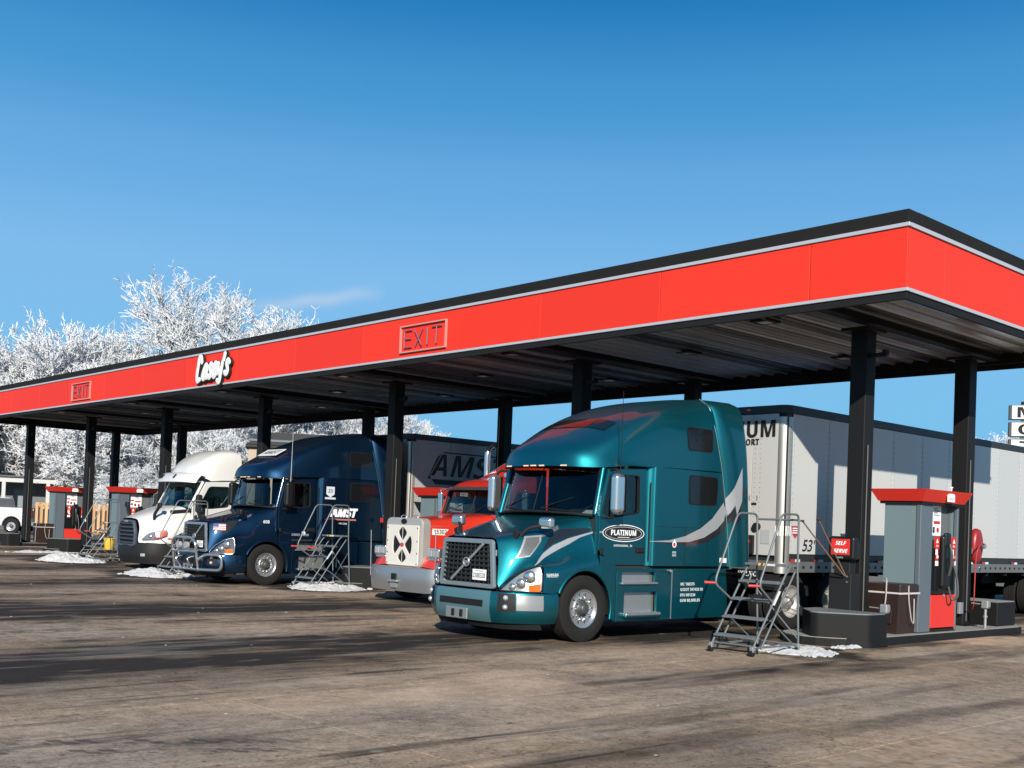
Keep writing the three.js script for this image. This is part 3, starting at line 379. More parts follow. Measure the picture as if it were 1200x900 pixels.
  // fog lamps in the bumper ends
  const fog = P('fog_lamp_housing', both(sub(bs, .1, .32, .22, .66, .008)), M.plastic); for (const v of [.33, .55]) { const p = bs.userData.point(.2, v); part('fog_lamp', both(new THREE.SphereGeometry(.042, 14, 10).translate(p[0] + .005, p[1], p[2] + .005)), M.lens, fog); }
  P('bumper_inlay', both(sub(bs, .33, .68, .26, .62, .006)), o.inlay || mat([.30, .30, .295], { metalness: .4, roughness: .35 }));
  // grille
  const G = new THREE.Group(); G.name = 'grille'; T.add(G); const out = roundPts([[-.575, 1.505], [.575, 1.505], [.645, .775], [-.645, .775]], .06), inn = roundPts([[-.525, 1.455], [.525, 1.455], [.585, .825], [-.585, .825]], .04);
  part('surround', frontExt(out, 1.285, .06, [inn], .015), frameM, G); part('backing', frontExt(inn, 1.27, .01), M.black, G);
  const bars = []; for (let k = 1; k < 11; k++) bars.push(rod([-.525 + 1.05 * k / 11, 1.455, 1.305], [-.585 + 1.17 * k / 11, .825, 1.305], .011, .011, 6)); for (let k = 1; k < 9; k++) { const y = .825 + .63 * k / 9, w = .58 - (y - .825) * .09; bars.push(bx(2 * w, .03, .05, 0, y, 1.298, .008)); } part('mesh', bars, mat([.026, .027, .028], { metalness: .4, roughness: .45 }), G);
  part('diagonal_bar', [bx(.045, .93, .02, 0, 1.15, 1.338, .008, [0, 0, -52 * DEG])], M.alu, G); part('badge', [new THREE.TorusGeometry(.062, .014, 8, 28).translate(0, 1.15, 1.352), bx(.16, .04, .016, 0, 1.15, 1.354, .006), rod([.045, 1.195, 1.35], [.085, 1.235, 1.35], .009)], M.alu, G);
  const pl = part('number_plate', [bx(.31, .165, .012, .30, .97, 1.34, .006)], M.white, G); print('plate_text', .29, .145, 500, (c, w, h) => { c.fillStyle = '#ecebe6'; c.fillRect(0, 0, w, h); writeText(o.plate || '2388328', 'bold 50px sans-serif', '#333')(c, w, h * 1.15); c.fillStyle = '#556'; c.fillRect(w * .2, 6, w * .6, 5); }, [.30, .97, 1.3475], 'z', pl);
  // headlights
  const hl = net([[[.69, .80, 1.287], [.82, .955, 1.2], [.98, 1.09, 1.055], [1.125, 1.155, .862]], [[.725, .785, 1.3], [.9, .87, 1.225], [1.075, .935, 1.07], [1.178, .955, .868]], [[.73, .765, 1.295], [.91, .76, 1.2], [1.085, .76, 1.045], [1.185, .76, .885]]], { nu: 20, nv: 12, flip: true });
  const H = P('headlight', both(sub(hl, 0, 1, 0, 1, -.05, 16, 10)), o.lamp || M.lens); part('lens_cover', both(hl), phys([.86, .88, .88], { transmission: 1, thickness: 0, roughness: .02, ior: 1.5 }), H); part('turn_signal', both(sub(hl, .66, .95, .70, .97, .006)), M.amber, H); part('reflector_bowl', both([[.33, .72], [.52, .6], [.72, .38]].map(([u, v], k) => { const p = hl.userData.point(u, v); return new THREE.SphereGeometry(.055 + .02 * k, 16, 10).scale(1, 1, .5).rotateY(.6).translate(p[0] - .02, p[1], p[2] - .015); }).reduce((a, b) => merge([a, b]))), M.chrome, H); part('lamp_rim', both(pipe([0, .33, .66, 1].map(u => hl.userData.point(u, 0)).concat([0.5, 1].map(v => hl.userData.point(1, v)), [.6, .3, 0].map(u => hl.userData.point(u, 1))), .012, .05, 6, true)), o.lampRim || M.black, H);
  // hood side intakes and mirrors on the hood
  const vent = roundPts([[1.12, 1.2], [1.0, 1.2], [.66, 1.55], [.84, 1.57], [.95, 1.5]].map(([z, y]) => [z, y]), .03); // (z, y)
  const vshape = [[1.075, 1.235], [.90, 1.275], [.66, 1.50], [.60, 1.60], [.86, 1.57]], vg = onSide(vshape, [hood], .01, 1), vi = onSide([[1.045, 1.255], [.91, 1.29], [.69, 1.495], [.66, 1.57], [.845, 1.55]], [hood], .018, 1);
  const VI = P('hood_intake', both(vg), o.ventRim || M.galv); part('intake_mesh', both(vi), o.ventMesh || mat([.12, .125, .13], { roughness: .5, metalness: .4 }), VI);
  P('intake_strip', both(onSide([[.60, 1.60], [.64, 1.55], [.30, 1.70], [.26, 1.76]], [hood], .012, 1)), mat([.09, .09, .095], { roughness: .5 }));
  for (const s of [1, -1]) { const g = P('hood_mirror', [pipe([[.66 * s, 1.52, .92], [.78 * s, 1.70, .84], [.98 * s, 1.74, .70]], .03, .1), bx(.1, .24, .05, .66 * s, 1.55, .98, .02, [0, 0, -.5 * s])], M.plastic); part('shell', [bx(.26, .17, .13, 1.02 * s, 1.78, .68, .05)], mir, g); }
  // cab
  const doorPts = [[-.30, 1.40], [-.30, 1.93], [-.475, 2.66], [-1.36, 2.715], [-1.40, 1.165], [-.62, 1.165]], winPts = roundPts([[-.365, 1.96], [-.50, 2.585], [-1.20, 2.60], [-1.22, 1.99], [-.6, 1.9]], .06);
  for (const s of [1, -1]) {
    const f = s > 0 ? (g => g) : mirrorX, D = P('door', [f(sideExt(doorPts, 1.115, .06, [winPts], .012))], paint); part('window_seal', [f(sideExt(winPts, 1.125, .056, [roundPts([[-.39, 1.97], [-.515, 2.565], [-1.18, 2.58], [-1.195, 2.005], [-.6, 1.925]], .06)]))], M.black, D); part('pane', [f(sideExt(winPts, 1.14, .004))], M.glass, D); part('vent_bar', [f(rod([1.15, 1.93, -.55], [1.15, 2.58, -.58], .014))], M.black, D);
    part('handle', [f(bx(.03, .05, .17, 1.185, 1.4, -1.26, .012)), f(bx(.01, .1, .24, 1.175, 1.4, -1.26, .004))], o.handle || M.plastic, D);
    if (o.vf !== 0) part('hinge', [f(bx(.03, .1, .06, 1.185, 1.38, -.36, .01))], M.plastic, D);
    // mirror and arms
    const mr = P('side_mirror', [f(bx(.17, .63, .23, 1.42, 2.27, -.42, .08))], mir); part('mirror_glass', [f(bx(.15, .56, .012, 1.42, 2.27, -.538, .004))], M.darkGlass, mr); each('mirror_arm', [f(pipe([[1.12, 2.64, -.55], [1.36, 2.66, -.46], [1.41, 2.5, -.44]], .022)), f(pipe([[1.14, 1.9, -.42], [1.36, 1.9, -.43], [1.41, 2.05, -.44]], .022))], M.plastic, mr);
    P('cab_corner', [f(sideExt([[-.245, 1.30], [-.245, 1.96], [-.29, 1.945], [-.29, 1.30]], 1.12, .05, [], .006))], paint);
    P('pillar', [f(rod([1.09, 1.93, -.285], [1.05, 2.68, -.475], .05, .045, 10))], paint);
    P('grab_bar', [f(rod([1.215, 1.25, -1.43], [1.215, 2.5, -1.425], .012))], M.black);
  }
  P('windscreen', [net([[[0, 2.68, -.22], [.4, 2.68, -.245], [.75, 2.675, -.32], [1.0, 2.67, -.47]], [[0, 2.32, -.11], [.4, 2.32, -.135], [.77, 2.32, -.22], [1.03, 2.31, -.38]], [[0, 1.96, .0], [.4, 1.955, -.03], [.78, 1.94, -.12], [1.055, 1.92, -.285]]], { nu: 24, nv: 10, mirror: true, flip: true })], M.glass);
  P('windscreen_seal', [pipe([[-1.06, 1.925, -.28], [-.78, 1.945, -.11], [-.4, 1.96, -.02], [0, 1.965, .01], [.4, 1.96, -.02], [.78, 1.945, -.11], [1.06, 1.925, -.28]], .022, .1), pipe([[1.06, 1.925, -.28], [1.0, 2.68, -.465]], .02), pipe([[-1.06, 1.925, -.28], [-1.0, 2.68, -.465]], .02), rod([0, 1.97, .0], [0, 2.66, -.215], .008)], M.black);
  each('wiper', [rod([-.2, 1.98, .02], [-.75, 2.02, -.1], .01), rod([.75, 1.98, -.1], [.2, 2.02, .015], .01), rod([.2, 2.03, .02], [.75, 2.2, -.16], .007), rod([-.75, 2.03, -.1], [-.2, 2.2, -.06], .007)], M.black, T);
  P('cowl', [net([[[0, 1.95, .03], [.5, 1.945, -.01], [.95, 1.915, -.18], [1.1, 1.88, -.28]], [[0, 1.965, -.27], [.5, 1.96, -.27], [.95, 1.92, -.27], [1.1, 1.88, -.28]]], { nu: 10, nv: 2, mirror: true })], M.black);
  // roof: visor, raised cap
  const roofRows = [
    [[0, 2.685, .03], [.45, 2.685, .01], [.8, 2.675, -.09], [1.02, 2.675, -.3], [1.13, 2.69, -.52], [1.185, 2.715, -.75]],
    [[0, 2.99, -.11], [.45, 2.98, -.12], [.78, 2.94, -.2], [1.0, 2.885, -.4], [1.12, 2.82, -.66], [1.195, 2.735, -.98]],
    [[0, 3.27, -.55], [.45, 3.26, -.56], [.78, 3.2, -.6], [1.03, 3.13, -.72], [1.15, 2.96, -1.0], [1.21, 2.745, -1.3]],
    [[0, 3.54, -1.08], [.45, 3.53, -1.09], [.78, 3.47, -1.1], [1.05, 3.39, -1.18], [1.17, 3.13, -1.38], [1.22, 2.755, -1.6]],
    [[0, 3.82, -1.8], [.45, 3.81, -1.8], [.8, 3.75, -1.8], [1.08, 3.65, -1.82], [1.19, 3.28, -1.9], [1.235, 2.765, -2.0]],
    [[0, 3.98, -2.55], [.45, 3.975, -2.55], [.85, 3.92, -2.55], [1.08, 3.77, -2.56], [1.195, 3.32, -2.6], [1.245, 2.77, -2.65]],
    [[0, 4.06, -3.2], [.45, 4.055, -3.2], [.9, 4.01, -3.2], [1.12, 3.87, -3.2], [1.21, 3.38, -3.25], [1.25, 2.775, -3.32]],
    [[0, 4.06, -3.62], [.45, 4.055, -3.62], [.92, 4.01, -3.62], [1.13, 3.88, -3.62], [1.215, 3.4, -3.65], [1.252, 2.78, -3.7]]];
  const roof = net(roofRows, { nu: 56, nv: 48, mirror: true }); P('roof_cap', [roof], paint);
  P('visor_light', [-.62, -.18, 0, .18, .62].map(x => bx(.12, .025, .04, x, 2.69, .03 - Math.abs(x) * .09, .01)), mat([.85, .6, .4], { roughness: .3 }));
  P('visor_soffit', [net([[[0, 2.675, .02], [.45, 2.675, 0], [.8, 2.665, -.1], [1.02, 2.665, -.3]], [[0, 2.68, -.25], [.45, 2.68, -.27], [.8, 2.68, -.35], [1.02, 2.68, -.48]]], { nu: 10, nv: 2, mirror: true, flip: true })], M.plastic);
  const rp = roof.userData.point, skyl = (a, b, v0, v1, e) => { const r = []; for (let k = 0; k <= 2; k++) { const row = []; for (let q = 0; q <= 3; q++) { const p = rp(a + (b - a) * q / 3, v0 + (v1 - v0) * k / 2); row.push([p[0], p[1] + e, p[2] + e]); } r.push(row); } return net(r, { nu: 8, nv: 4 }); };
  if (!o.roofSign) { P('roof_window', [skyl(.30, .405, .335, .415, .008)], M.darkGlass); P('roof_window', [skyl(.41, .59, .335, .42, .008)], M.darkGlass); P('roof_window', [skyl(.595, .70, .335, .415, .008)], M.darkGlass); }
  // sleeper
  const sl = net([2.755, 2.3, 1.8, 1.4, 1.165].map(y => [[1.11, y, -1.42], [1.16, y, -1.45], [1.205, y, -1.51], [1.242, y, -1.64], [1.25, y, -2.4], [1.25, y, -2.95], [1.25, y, -3.3 - (2.755 - y) * .1]]), { nu: 26, nv: 8, flip: true }); P('sleeper_side', both(sl), paint);
  const eRow = [[4.02, .9, -2.98], [3.88, 1.1, -3.02], [3.4, 1.205, -3.1], [2.8, 1.247, -3.24], [2.3, 1.25, -3.34], [1.8, 1.25, -3.43], [1.165, 1.25, -3.52]].map(([y, x, z], k) => { const zb = -3.7 - .06 * k * .75; return [[x - .055, y, z + .03], [x - .005, y - .01, z - .03], [x + .045, y - .01, z - .11], [x + .075, y - .01, z - .25], [x + .085, y, zb], [x + .05, y, zb - .03]]; });
  const ex = net(eRow, { nu: 14, nv: 24, flip: true }); P('side_extender', both(ex), paint);
  P('extender_seam', both(pipe(eRow.map(r => [r[0][0] + .062, r[0][1], r[0][2] - .03]), .006, .1, 6)), o.seam || mat([.25, .34, .35], { metalness: .5, roughness: .3 }));
  P('panel_seam', both(merge([onSide([[-1.55, 1.803], [-1.55, 1.797], [-3.3, 1.797], [-3.3, 1.803]], [sl], .003, 1.25), onSide([[-2.30, 1.8], [-2.308, 1.8], [-2.308, 1.17], [-2.30, 1.17]], [sl], .003, 1.25), onSide([[-2.9, 2.75], [-2.908, 2.75], [-2.908, 1.17], [-2.9, 1.17]], [sl], .003, 1.25)])), M.black);
  const swin = (z0, z1, y0, y1, x) => { const s = roundPts([[z0, y1], [z1, y1], [z1 + .02, y0], [z0, y0]], .07); const g = P('sleeper_window', both(onSide(s, [sl, roof], .012, 1.23)), M.darkGlass); part('window_rim', both(merge([onSide(s.map(([a, b]) => [(a - (z0 + z1) / 2) * 1.06 + (z0 + z1) / 2, (b - (y0 + y1) / 2) * 1.08 + (y0 + y1) / 2]), [sl, roof], .006, 1.23)])), M.black, g); };
  swin(-2.36, -3.0, 3.1, 3.47); swin(-2.38, -3.12, 2.2, 2.66);
  P('back_wall', [frontExt([[-1.2, 1.1], [1.2, 1.1], [1.2, 2.78], [1.1, 3.85], [.85, 4.0], [-.85, 4.0], [-1.1, 3.85], [-1.2, 2.78]], -3.6, .03)], paint);
  P('cab_floor', [span(-1.15, 1.15, 1.1, 1.16, -3.6, -.25), span(-1.1, 1.1, 1.1, 1.9, -.33, -.28)], M.interior);
  // inside
  P('dashboard', [bx(2.0, .3, .42, 0, 1.8, -.52, .1), bx(.5, .2, .25, .48, 1.93, -.62, .08)], M.interior); P('bulkhead', [span(-1.1, -.35, 1.15, 2.7, -1.66, -1.62), span(.35, 1.1, 1.15, 2.7, -1.66, -1.62), span(-1.15, 1.15, 1.16, 2.7, -2.4, -2.36)], M.interior);
  P('steering_wheel', [new THREE.TorusGeometry(.23, .018, 8, 32).rotateX(-.9).translate(.5, 1.98, -.82), rod([.5, 1.98, -.82], [.5, 1.8, -.65], .03)], M.black);
  for (const x of [.52, -.52]) P('seat', [bx(.52, .16, .5, x, 1.58, -1.1, .06), bx(.5, .75, .16, x, 1.98, -1.36, .07), bx(.28, .2, .12, x, 2.42, -1.38, .05)], M.seat);
  P('dash_paper', [bx(.26, .01, .18, .82, 1.965, -.42, 0, [.5, 0, 0])], mat([.6, .66, .62]));
  // skirts and steps
  const skirt = sideExt([[-.71, .29], [-.71, 1.1], [-.78, 1.12], [-3.5, 1.12], [-3.62, .29]], 1.155, .05, [[[-.83, .90], [-1.63, .90], [-1.63, 1.06], [-.83, 1.06]], [[-.90, .38], [-1.68, .38], [-1.68, .74], [-.90, .74]]], .01); P('side_skirt', both(skirt), paint);
  P('skirt_seam', both(bx(.008, .8, .018, 1.206, .7, -2.05)), o.seam || M.alu);
  P('step', both(merge([bx(.3, .03, .86, 1.1, .885, -1.23, .01), span(1.06, 1.12, .88, 1.08, -1.66, -.8)])), M.alu); P('step', both(merge([bx(.34, .05, .84, 1.12, .4, -1.29, .02), span(1.06, 1.12, .38, .76, -1.7, -.88)])), M.alu);
  P('step_guard', both(bx(.09, .07, .86, 1.235, .37, -1.29, .03)), paint);
  // frame, axles, wheels
  P('chassis', [span(-.45, -.35, .72, .98, -7.4, .9), span(.35, .45, .72, .98, -7.4, .9), span(-.95, .95, .35, .95, -3.4, -.75), span(-.5, .5, .6, 1.1, -1.2, 1.15), rod([-1.0, .5, 0], [1.0, .5, 0], .07), rod([-1, .53, -5.53], [1, .53, -5.53], .11), rod([-1, .53, -6.9], [1, .53, -6.9], .11), span(-.6, .6, .98, 1.1, -6.6, -5.6), span(-.9, .9, 1.0, 1.03, -4.6, -3.7)], M.black);
  P('air_lines', [0, 1, 2].map(k => pipe([[-.2 + .2 * k, 2.0, -3.62], [-.1 + .16 * k, 1.55 - .08 * k, -4.1], [-.05 + .13 * k, 1.45, -4.7], [-.1 + .12 * k, 1.9, -5.2]], .018, .3)), mat([.35, .04, .04], { roughness: .5 }));
  P('rear_fender', both(sideExt(arch(.62, 20, 70, 8).concat(arch(.6, 70, 20, 8)).map(([z, y]) => [z - 5.53, y + .03]), .62, .58)), M.plastic);
  for (const s of [1, -1]) { wheel(T, 1.06 * s, .505, 0, s, 'steer', .505); for (const z of [-5.53, -6.9]) wheel(T, 1.06 * s, .52, z, s, 'drive', .52); }
  P('mud_flap', both(bx(.6, .6, .015, .9, .55, -7.6)), M.rubber);
  const an = P('antenna', [rod([1.42, 2.6, -.46], [1.42, 3.85, -.47], .008, .004, 6), rod([-1.42, 2.6, -.46], [-1.42, 3.6, -.47], .008, .004, 6)], o.antenna || M.black);
  return { T, hood, sl, ex, roof };
}

/* ---------- box trailers ; origin under the middle of the front wall ---------- */
function trailer(label, pos, o = {}) {
  const T = thing('box_trailer', label, 'trailer', pos, 0, 'box trailers'), P = (n, g, m, p = T) => part(n, g, m, p), L = 16.15, W = 1.3, y0 = 1.14, y1 = 4.13, R = .19;
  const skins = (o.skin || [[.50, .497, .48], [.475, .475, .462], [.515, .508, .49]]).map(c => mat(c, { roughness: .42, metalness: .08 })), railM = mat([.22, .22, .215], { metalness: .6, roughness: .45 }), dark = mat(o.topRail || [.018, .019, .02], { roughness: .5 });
  const n = 13, pw = (L - R - .1) / n, shown = o.panels || n;
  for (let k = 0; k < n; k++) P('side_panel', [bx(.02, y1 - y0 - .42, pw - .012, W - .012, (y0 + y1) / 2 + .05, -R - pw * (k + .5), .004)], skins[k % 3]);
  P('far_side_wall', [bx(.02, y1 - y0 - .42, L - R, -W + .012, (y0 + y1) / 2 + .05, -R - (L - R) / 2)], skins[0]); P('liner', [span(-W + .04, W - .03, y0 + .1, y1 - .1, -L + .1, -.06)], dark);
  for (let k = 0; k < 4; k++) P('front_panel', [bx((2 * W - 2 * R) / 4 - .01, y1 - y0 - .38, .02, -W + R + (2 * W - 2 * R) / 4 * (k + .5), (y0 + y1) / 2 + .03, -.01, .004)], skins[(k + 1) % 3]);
  const q = []; for (let k = 0; k <= 8; k++) { const a = Math.PI / 2 * k / 8; q.push([W - R + R * Math.sin(a), -R + R * Math.cos(a)]); }
  const post = planExt([...q, ...q.map(([x, z]) => [x - .02 * (x > W - R ? 1 : 0), z - .02]).reverse()], y0 - .1, y1 - y0 - .12); P('corner_post', both(toCreasedNormals(plain(post), .6)), o.post || mat([.46, .44, .40], { metalness: .8, roughness: .38 }));
  const ringQ = e => { const r = R + e, a = []; for (let k = 0; k <= 8; k++) { const t = Math.PI / 2 * k / 8; a.push([W - R + r * Math.sin(t), -R + r * Math.cos(t)]); } return [...a, [W + e, -L], [-W - e, -L], ...a.map(([x, z]) => [-x, z]).reverse()]; };
  P('top_rail', [planExt(ringQ(.006), y1 - .155, .15, [], .01)], dark); P('roof', [planExt(ringQ(-.02), y1 - .01, .012)], mat([.5, .5, .49], { roughness: .5 }));
  const br = P('bottom_rail', [bx(.03, .2, L - R, W - .006, y0 + .02, -R - (L - R) / 2, .006), bx(.03, .2, L - R, -W + .006, y0 + .02, -R - (L - R) / 2), bx(2 * W - 2 * R, .2, .03, 0, y0 + .02, -.008)], railM);
  const tp = [[], []]; for (let k = 0; k < 20; k++) { const z = -R - .1 - k * .78; if (k % 3 < 2) for (let h = 0; h < 2; h++) tp[h].push(bx(.006, .05, .15, W + .012, y0 + .14, z - h * .16)); } for (let k = 0; k < 2; k++) each('reflective_tape', tp[k], k ? M.white : M.redLens, br);
  stuff(part('slots', Array.from({ length: 60 }, (_, k) => bx(.006, .05, .07, W + .011, y0 + .02, -R - .2 - k * .26)), M.black, br));
  const rv = []; const rg = new THREE.OctahedronGeometry(.011, 0); for (let k = 0; k <= n; k++) for (const dz of [-.05, .05]) for (let y = y0 + .28; y < y1 - .3; y += .11) rv.push(rg.clone().translate(W - .002, y, -R - pw * k + dz)); for (const x of [-.62, .0, .2, .62, .74]) for (let y = y0 + .3; y < y1 - .55; y += .09) rv.push(rg.clone().translate(x, y, .001)); stuff(P('rivets', rv, mat([.22, .215, .205], { roughness: .5, metalness: .4 })));
  P('floor', [span(-W + .05, W - .05, y0 - .06, y0 + .02, -L, -.1), ...Array.from({ length: 14 }, (_, k) => span(-W + .06, W - .06, y0 - .16, y0 - .06, -1.5 - k, -1.42 - k))], M.black);
  P('landing_gear', both(merge([bx(.14, .85, .16, .85, .72, -2.75, .02), bx(.28, .05, .28, .85, .28, -2.75, .02), rod([.85, .9, -2.75], [.2, .95, -3.3], .03), rod([.1, .8, -2.75], [.85, .8, -2.75], .02)])), M.galv);
  P('bogie', [span(-.5, -.4, .75, 1.0, -14.2, -9.8), span(.4, .5, .75, 1.0, -14.2, -9.8), rod([-1, .52, -11.3], [1, .52, -11.3], .09), rod([-1, .52, -12.6], [1, .52, -12.6], .09), span(-.9, .9, .6, .64, -15.8, -15.7)], M.black);
  for (const s of [1, -1]) for (const z of [-11.3, -12.6]) wheel(T, 1.06 * s, .515, z, s, 'drive');
  return { T, W, y0, y1, skins };
}

/* ---------- the teal truck and its trailer ---------- */
const SILVER = phys([.36, .365, .37], { metalness: .3, roughness: .4, clearcoat: .6 }), DECALBLACK = phys([.012, .013, .014], { roughness: .3, clearcoat: 1 });
{
  const paint = paintOf([.004, .128, .158]);
  const { T, hood, sl, ex, roof } = sleeperTractor('teal sleeper truck with silver swoosh, nearest the camera', [-12.83, 0, -12.22], paint, { bumper: mat([.11, .22, .24], { metalness: .45, roughness: .42 }), grille: mat([.27, .32, .335], { metalness: .55, roughness: .36 }) });
  const both2 = both;
  // swoosh on the sleeper and the extender, on hood and door
  const sw = [[-1.40, 1.555], [-1.9, 1.585], [-2.3, 1.66], [-2.7, 1.80], [-3.0, 1.97], [-3.3, 2.25], [-3.5, 2.52], [-3.7, 2.88], [-3.72, 2.3], [-3.6, 2.05], [-3.55, 2.22], [-3.4, 2.0], [-3.15, 1.80], [-2.8, 1.645], [-2.4, 1.565], [-1.9, 1.55]];
  const blk = [[-1.55, 1.56], [-1.9, 1.55], [-2.4, 1.565], [-2.8, 1.645], [-3.15, 1.80], [-3.4, 2.0], [-3.55, 2.22], [-3.6, 2.05], [-3.72, 2.3], [-3.72, 2.0], [-3.6, 1.85], [-3.5, 1.95], [-3.3, 1.74], [-2.9, 1.57], [-2.4, 1.51], [-1.9, 1.525]];
  part('side_stripe', [onSide(sw, [sl, ex], .006, 1.25)], SILVER, T); part('side_stripe', [onSide(blk, [sl, ex], .005, 1.25)], DECALBLACK, T);
  const hs = [[.90, 1.155], [.72, 1.30], [.45, 1.43], [.1, 1.55], [-.24, 1.645], [-.24, 1.70], [.1, 1.64], [.4, 1.56], [.62, 1.43], [.76, 1.30]].map(([z, y]) => [z, y]); const hsS = [[.93, 1.14], [.70, 1.33], [.50, 1.45], [.22, 1.56], [-.24, 1.68], [-.24, 1.655], [.0, 1.585], [.22, 1.48], [.42, 1.40], [.70, 1.27]], hsB = [[.70, 1.36], [.52, 1.56], [.28, 1.70], [-.02, 1.72], [-.24, 1.73], [-.24, 1.69], [.2, 1.585], [.46, 1.49]];
  part('hood_stripe', [onSide(hsS, [hood], .006, 1.1)], SILVER, T); part('hood_stripe', [onSide(hsB, [hood], .005, 1.1)], DECALBLACK, T);
  part('door_stripe', [sideExt([[-.31, 1.69], [-.31, 1.66], [-.46, 1.685]], 1.176, .002)], SILVER, T);
  print('door_lettering', .98, .27, 520, (c, w, h) => { const e = (rx, ry, f) => { c.fillStyle = f; c.beginPath(); c.ellipse(w / 2, h / 2, rx, ry, 0, 0, 7); c.fill(); }; e(w * .5, h * .5, '#e8e8e6'); e(w * .483, h * .45, '#111'); e(w * .445, h * .38, '#9aa0a2'); e(w * .425, h * .34, '#1a1a1a'); writeText('PLATINUM', `bold ${h * .44}px sans-serif`, '#f4f4f2', '#555', 3)(c, w * 1.0, h * .96); c.fillStyle = '#ccc'; c.fillRect(w * .36, h * .72, w * .28, h * .045); }, [1.18, 1.67, -.86], 'x', T);
  print('door_text', .62, .07, 500, writeText('SHIPSHEWANA,  IN', 'bold 24px sans-serif', '#c9cfcf'), [1.18, 1.475, -.85], 'x', T);
  print('fender_number', .36, .09, 500, writeText('169595', 'bold 40px sans-serif', '#d8dada'), [1.202, 1.01, .70], 'x', T);
  print('skirt_text', .92, .40, 300, (c, w, h) => { c.font = 'bold 22px sans-serif'; c.fillStyle = '#cfd6d6'; ['MC 108375', 'USDOT 597430 IN', 'KYU 001234', 'GVW 80,000LBS'].forEach((s, i) => c.fillText(s, 4, 24 + i * 27, w * .92)); }, [1.208, .72, -2.72], 'x', T);
  print('fuel_badge', .13, .3, 400, (c, w, h) => { c.fillStyle = '#e6e6e6'; c.beginPath(); c.moveTo(w / 2, 0); c.lineTo(w * .92, h * .3); c.lineTo(w * .08, h * .3); c.fill(); c.beginPath(); c.arc(w / 2, h * .3, w * .42, 0, 7); c.fill(); c.fillStyle = '#b8343a'; c.beginPath(); c.arc(w / 2, h * .32, w * .25, 0, 7); c.fill(); c.fillStyle = '#8c9a9c'; c.fillRect(w * .1, h * .68, w * .8, h * .12); c.fillRect(w * .1, h * .84, w * .8, h * .12); }, [1.258, 1.46, -2.02], 'x', T);
  part('air_horn', [rod([.86, 1.09, -2.05], [1.3, 1.09, -1.9], .02)], M.galv, T);
  print('flap_lettering', .5, .14, 300, writeText('VOLVO', 'bold 36px serif', '#e8e8e8'), [.9, 1.02, -4.55], 'z', T); part('rear_light_bar', [span(.55, 1.2, .93, 1.1, -4.62, -4.56)], M.black, T);

  const t = trailer('white box trailer behind the teal truck, the nearest trailer', [-12.83, 0, -17.3]);
  part('lettering', [text('PLATINUM', .31, .008).scale(1, 1, 1).translate(-.02, 3.70, .006)], M.black, t.T); part('lettering', [text('TRANSPORT', .115, .008).translate(.25, 3.46, .006)], M.plastic, t.T);
  print('trailer_size', .5, .34, 300, writeText("53'", 'italic bold 92px sans-serif', '#151515'), [1.301, 1.56, -.80], 'x', t.T); print('round_badge', .26, .28, 300, (c, w, h) => { c.fillStyle = '#a8333c'; c.beginPath(); c.moveTo(0, h * .15); c.lineTo(w, h * .15); c.lineTo(w * .85, h * .7); c.lineTo(w / 2, h); c.lineTo(w * .15, h * .7); c.fill(); c.fillStyle = '#eee'; for (let k = 0; k < 3; k++) c.fillRect(w * .15, h * (.27 + .15 * k), w * .7, h * .07); }, [1.301, 1.82, -.36], 'x', t.T);
  // connection box and plates on the front wall
  part('service_box', [bx(.5, .34, .05, .42, 1.55, .03, .01)], M.plastic, t.T); part('glad_hand', [rod([.3, 1.6, .05], [.3, 1.6, .12], .045), rod([.55, 1.6, .05], [.55, 1.6, .12], .045)], M.redLens, t.T); part('document_box', [rod([.72, 1.88, .0], [.72, 1.88, .07], .075)], M.black, t.T); part('data_plate', [bx(.2, .26, .008, .9, 1.7, .006)], mat([.35, .36, .37]), t.T); part('front_lamp', [bx(.09, .04, .03, .45, 4.06, .015, .01), bx(.09, .04, .03, -.45, 4.06, .015, .01)], M.amber, t.T);
  print('front_marks', .7, .25, 300, (c, w, h) => { c.fillStyle = '#222'; c.fillRect(w * .1, h * .1, 10, 16); c.fillRect(w * .22, h * .05, 22, 5); c.strokeStyle = '#222'; c.lineWidth = 4; for (const [x, s] of [[.55, 1], [.75, -1]]) { c.beginPath(); c.arc(w * x + 10 * s, h * .25, 16, s > 0 ? 2.2 : -.9, s > 0 ? 4.1 : .9); c.stroke(); } c.fillRect(w * .6, h * .6, 34, 14); }, [.5, 2.35, .006], 'z', t.T); part('corner_sticker', [lx([[.1905, -.09], [.1905, .09]], 24)].map(g => g.rotateZ(Math.PI / 2).scale(1, 1, 1).translate(1.3 - .19, 1.82, -.19)), mat([.72, .72, .70]), t.T);
}

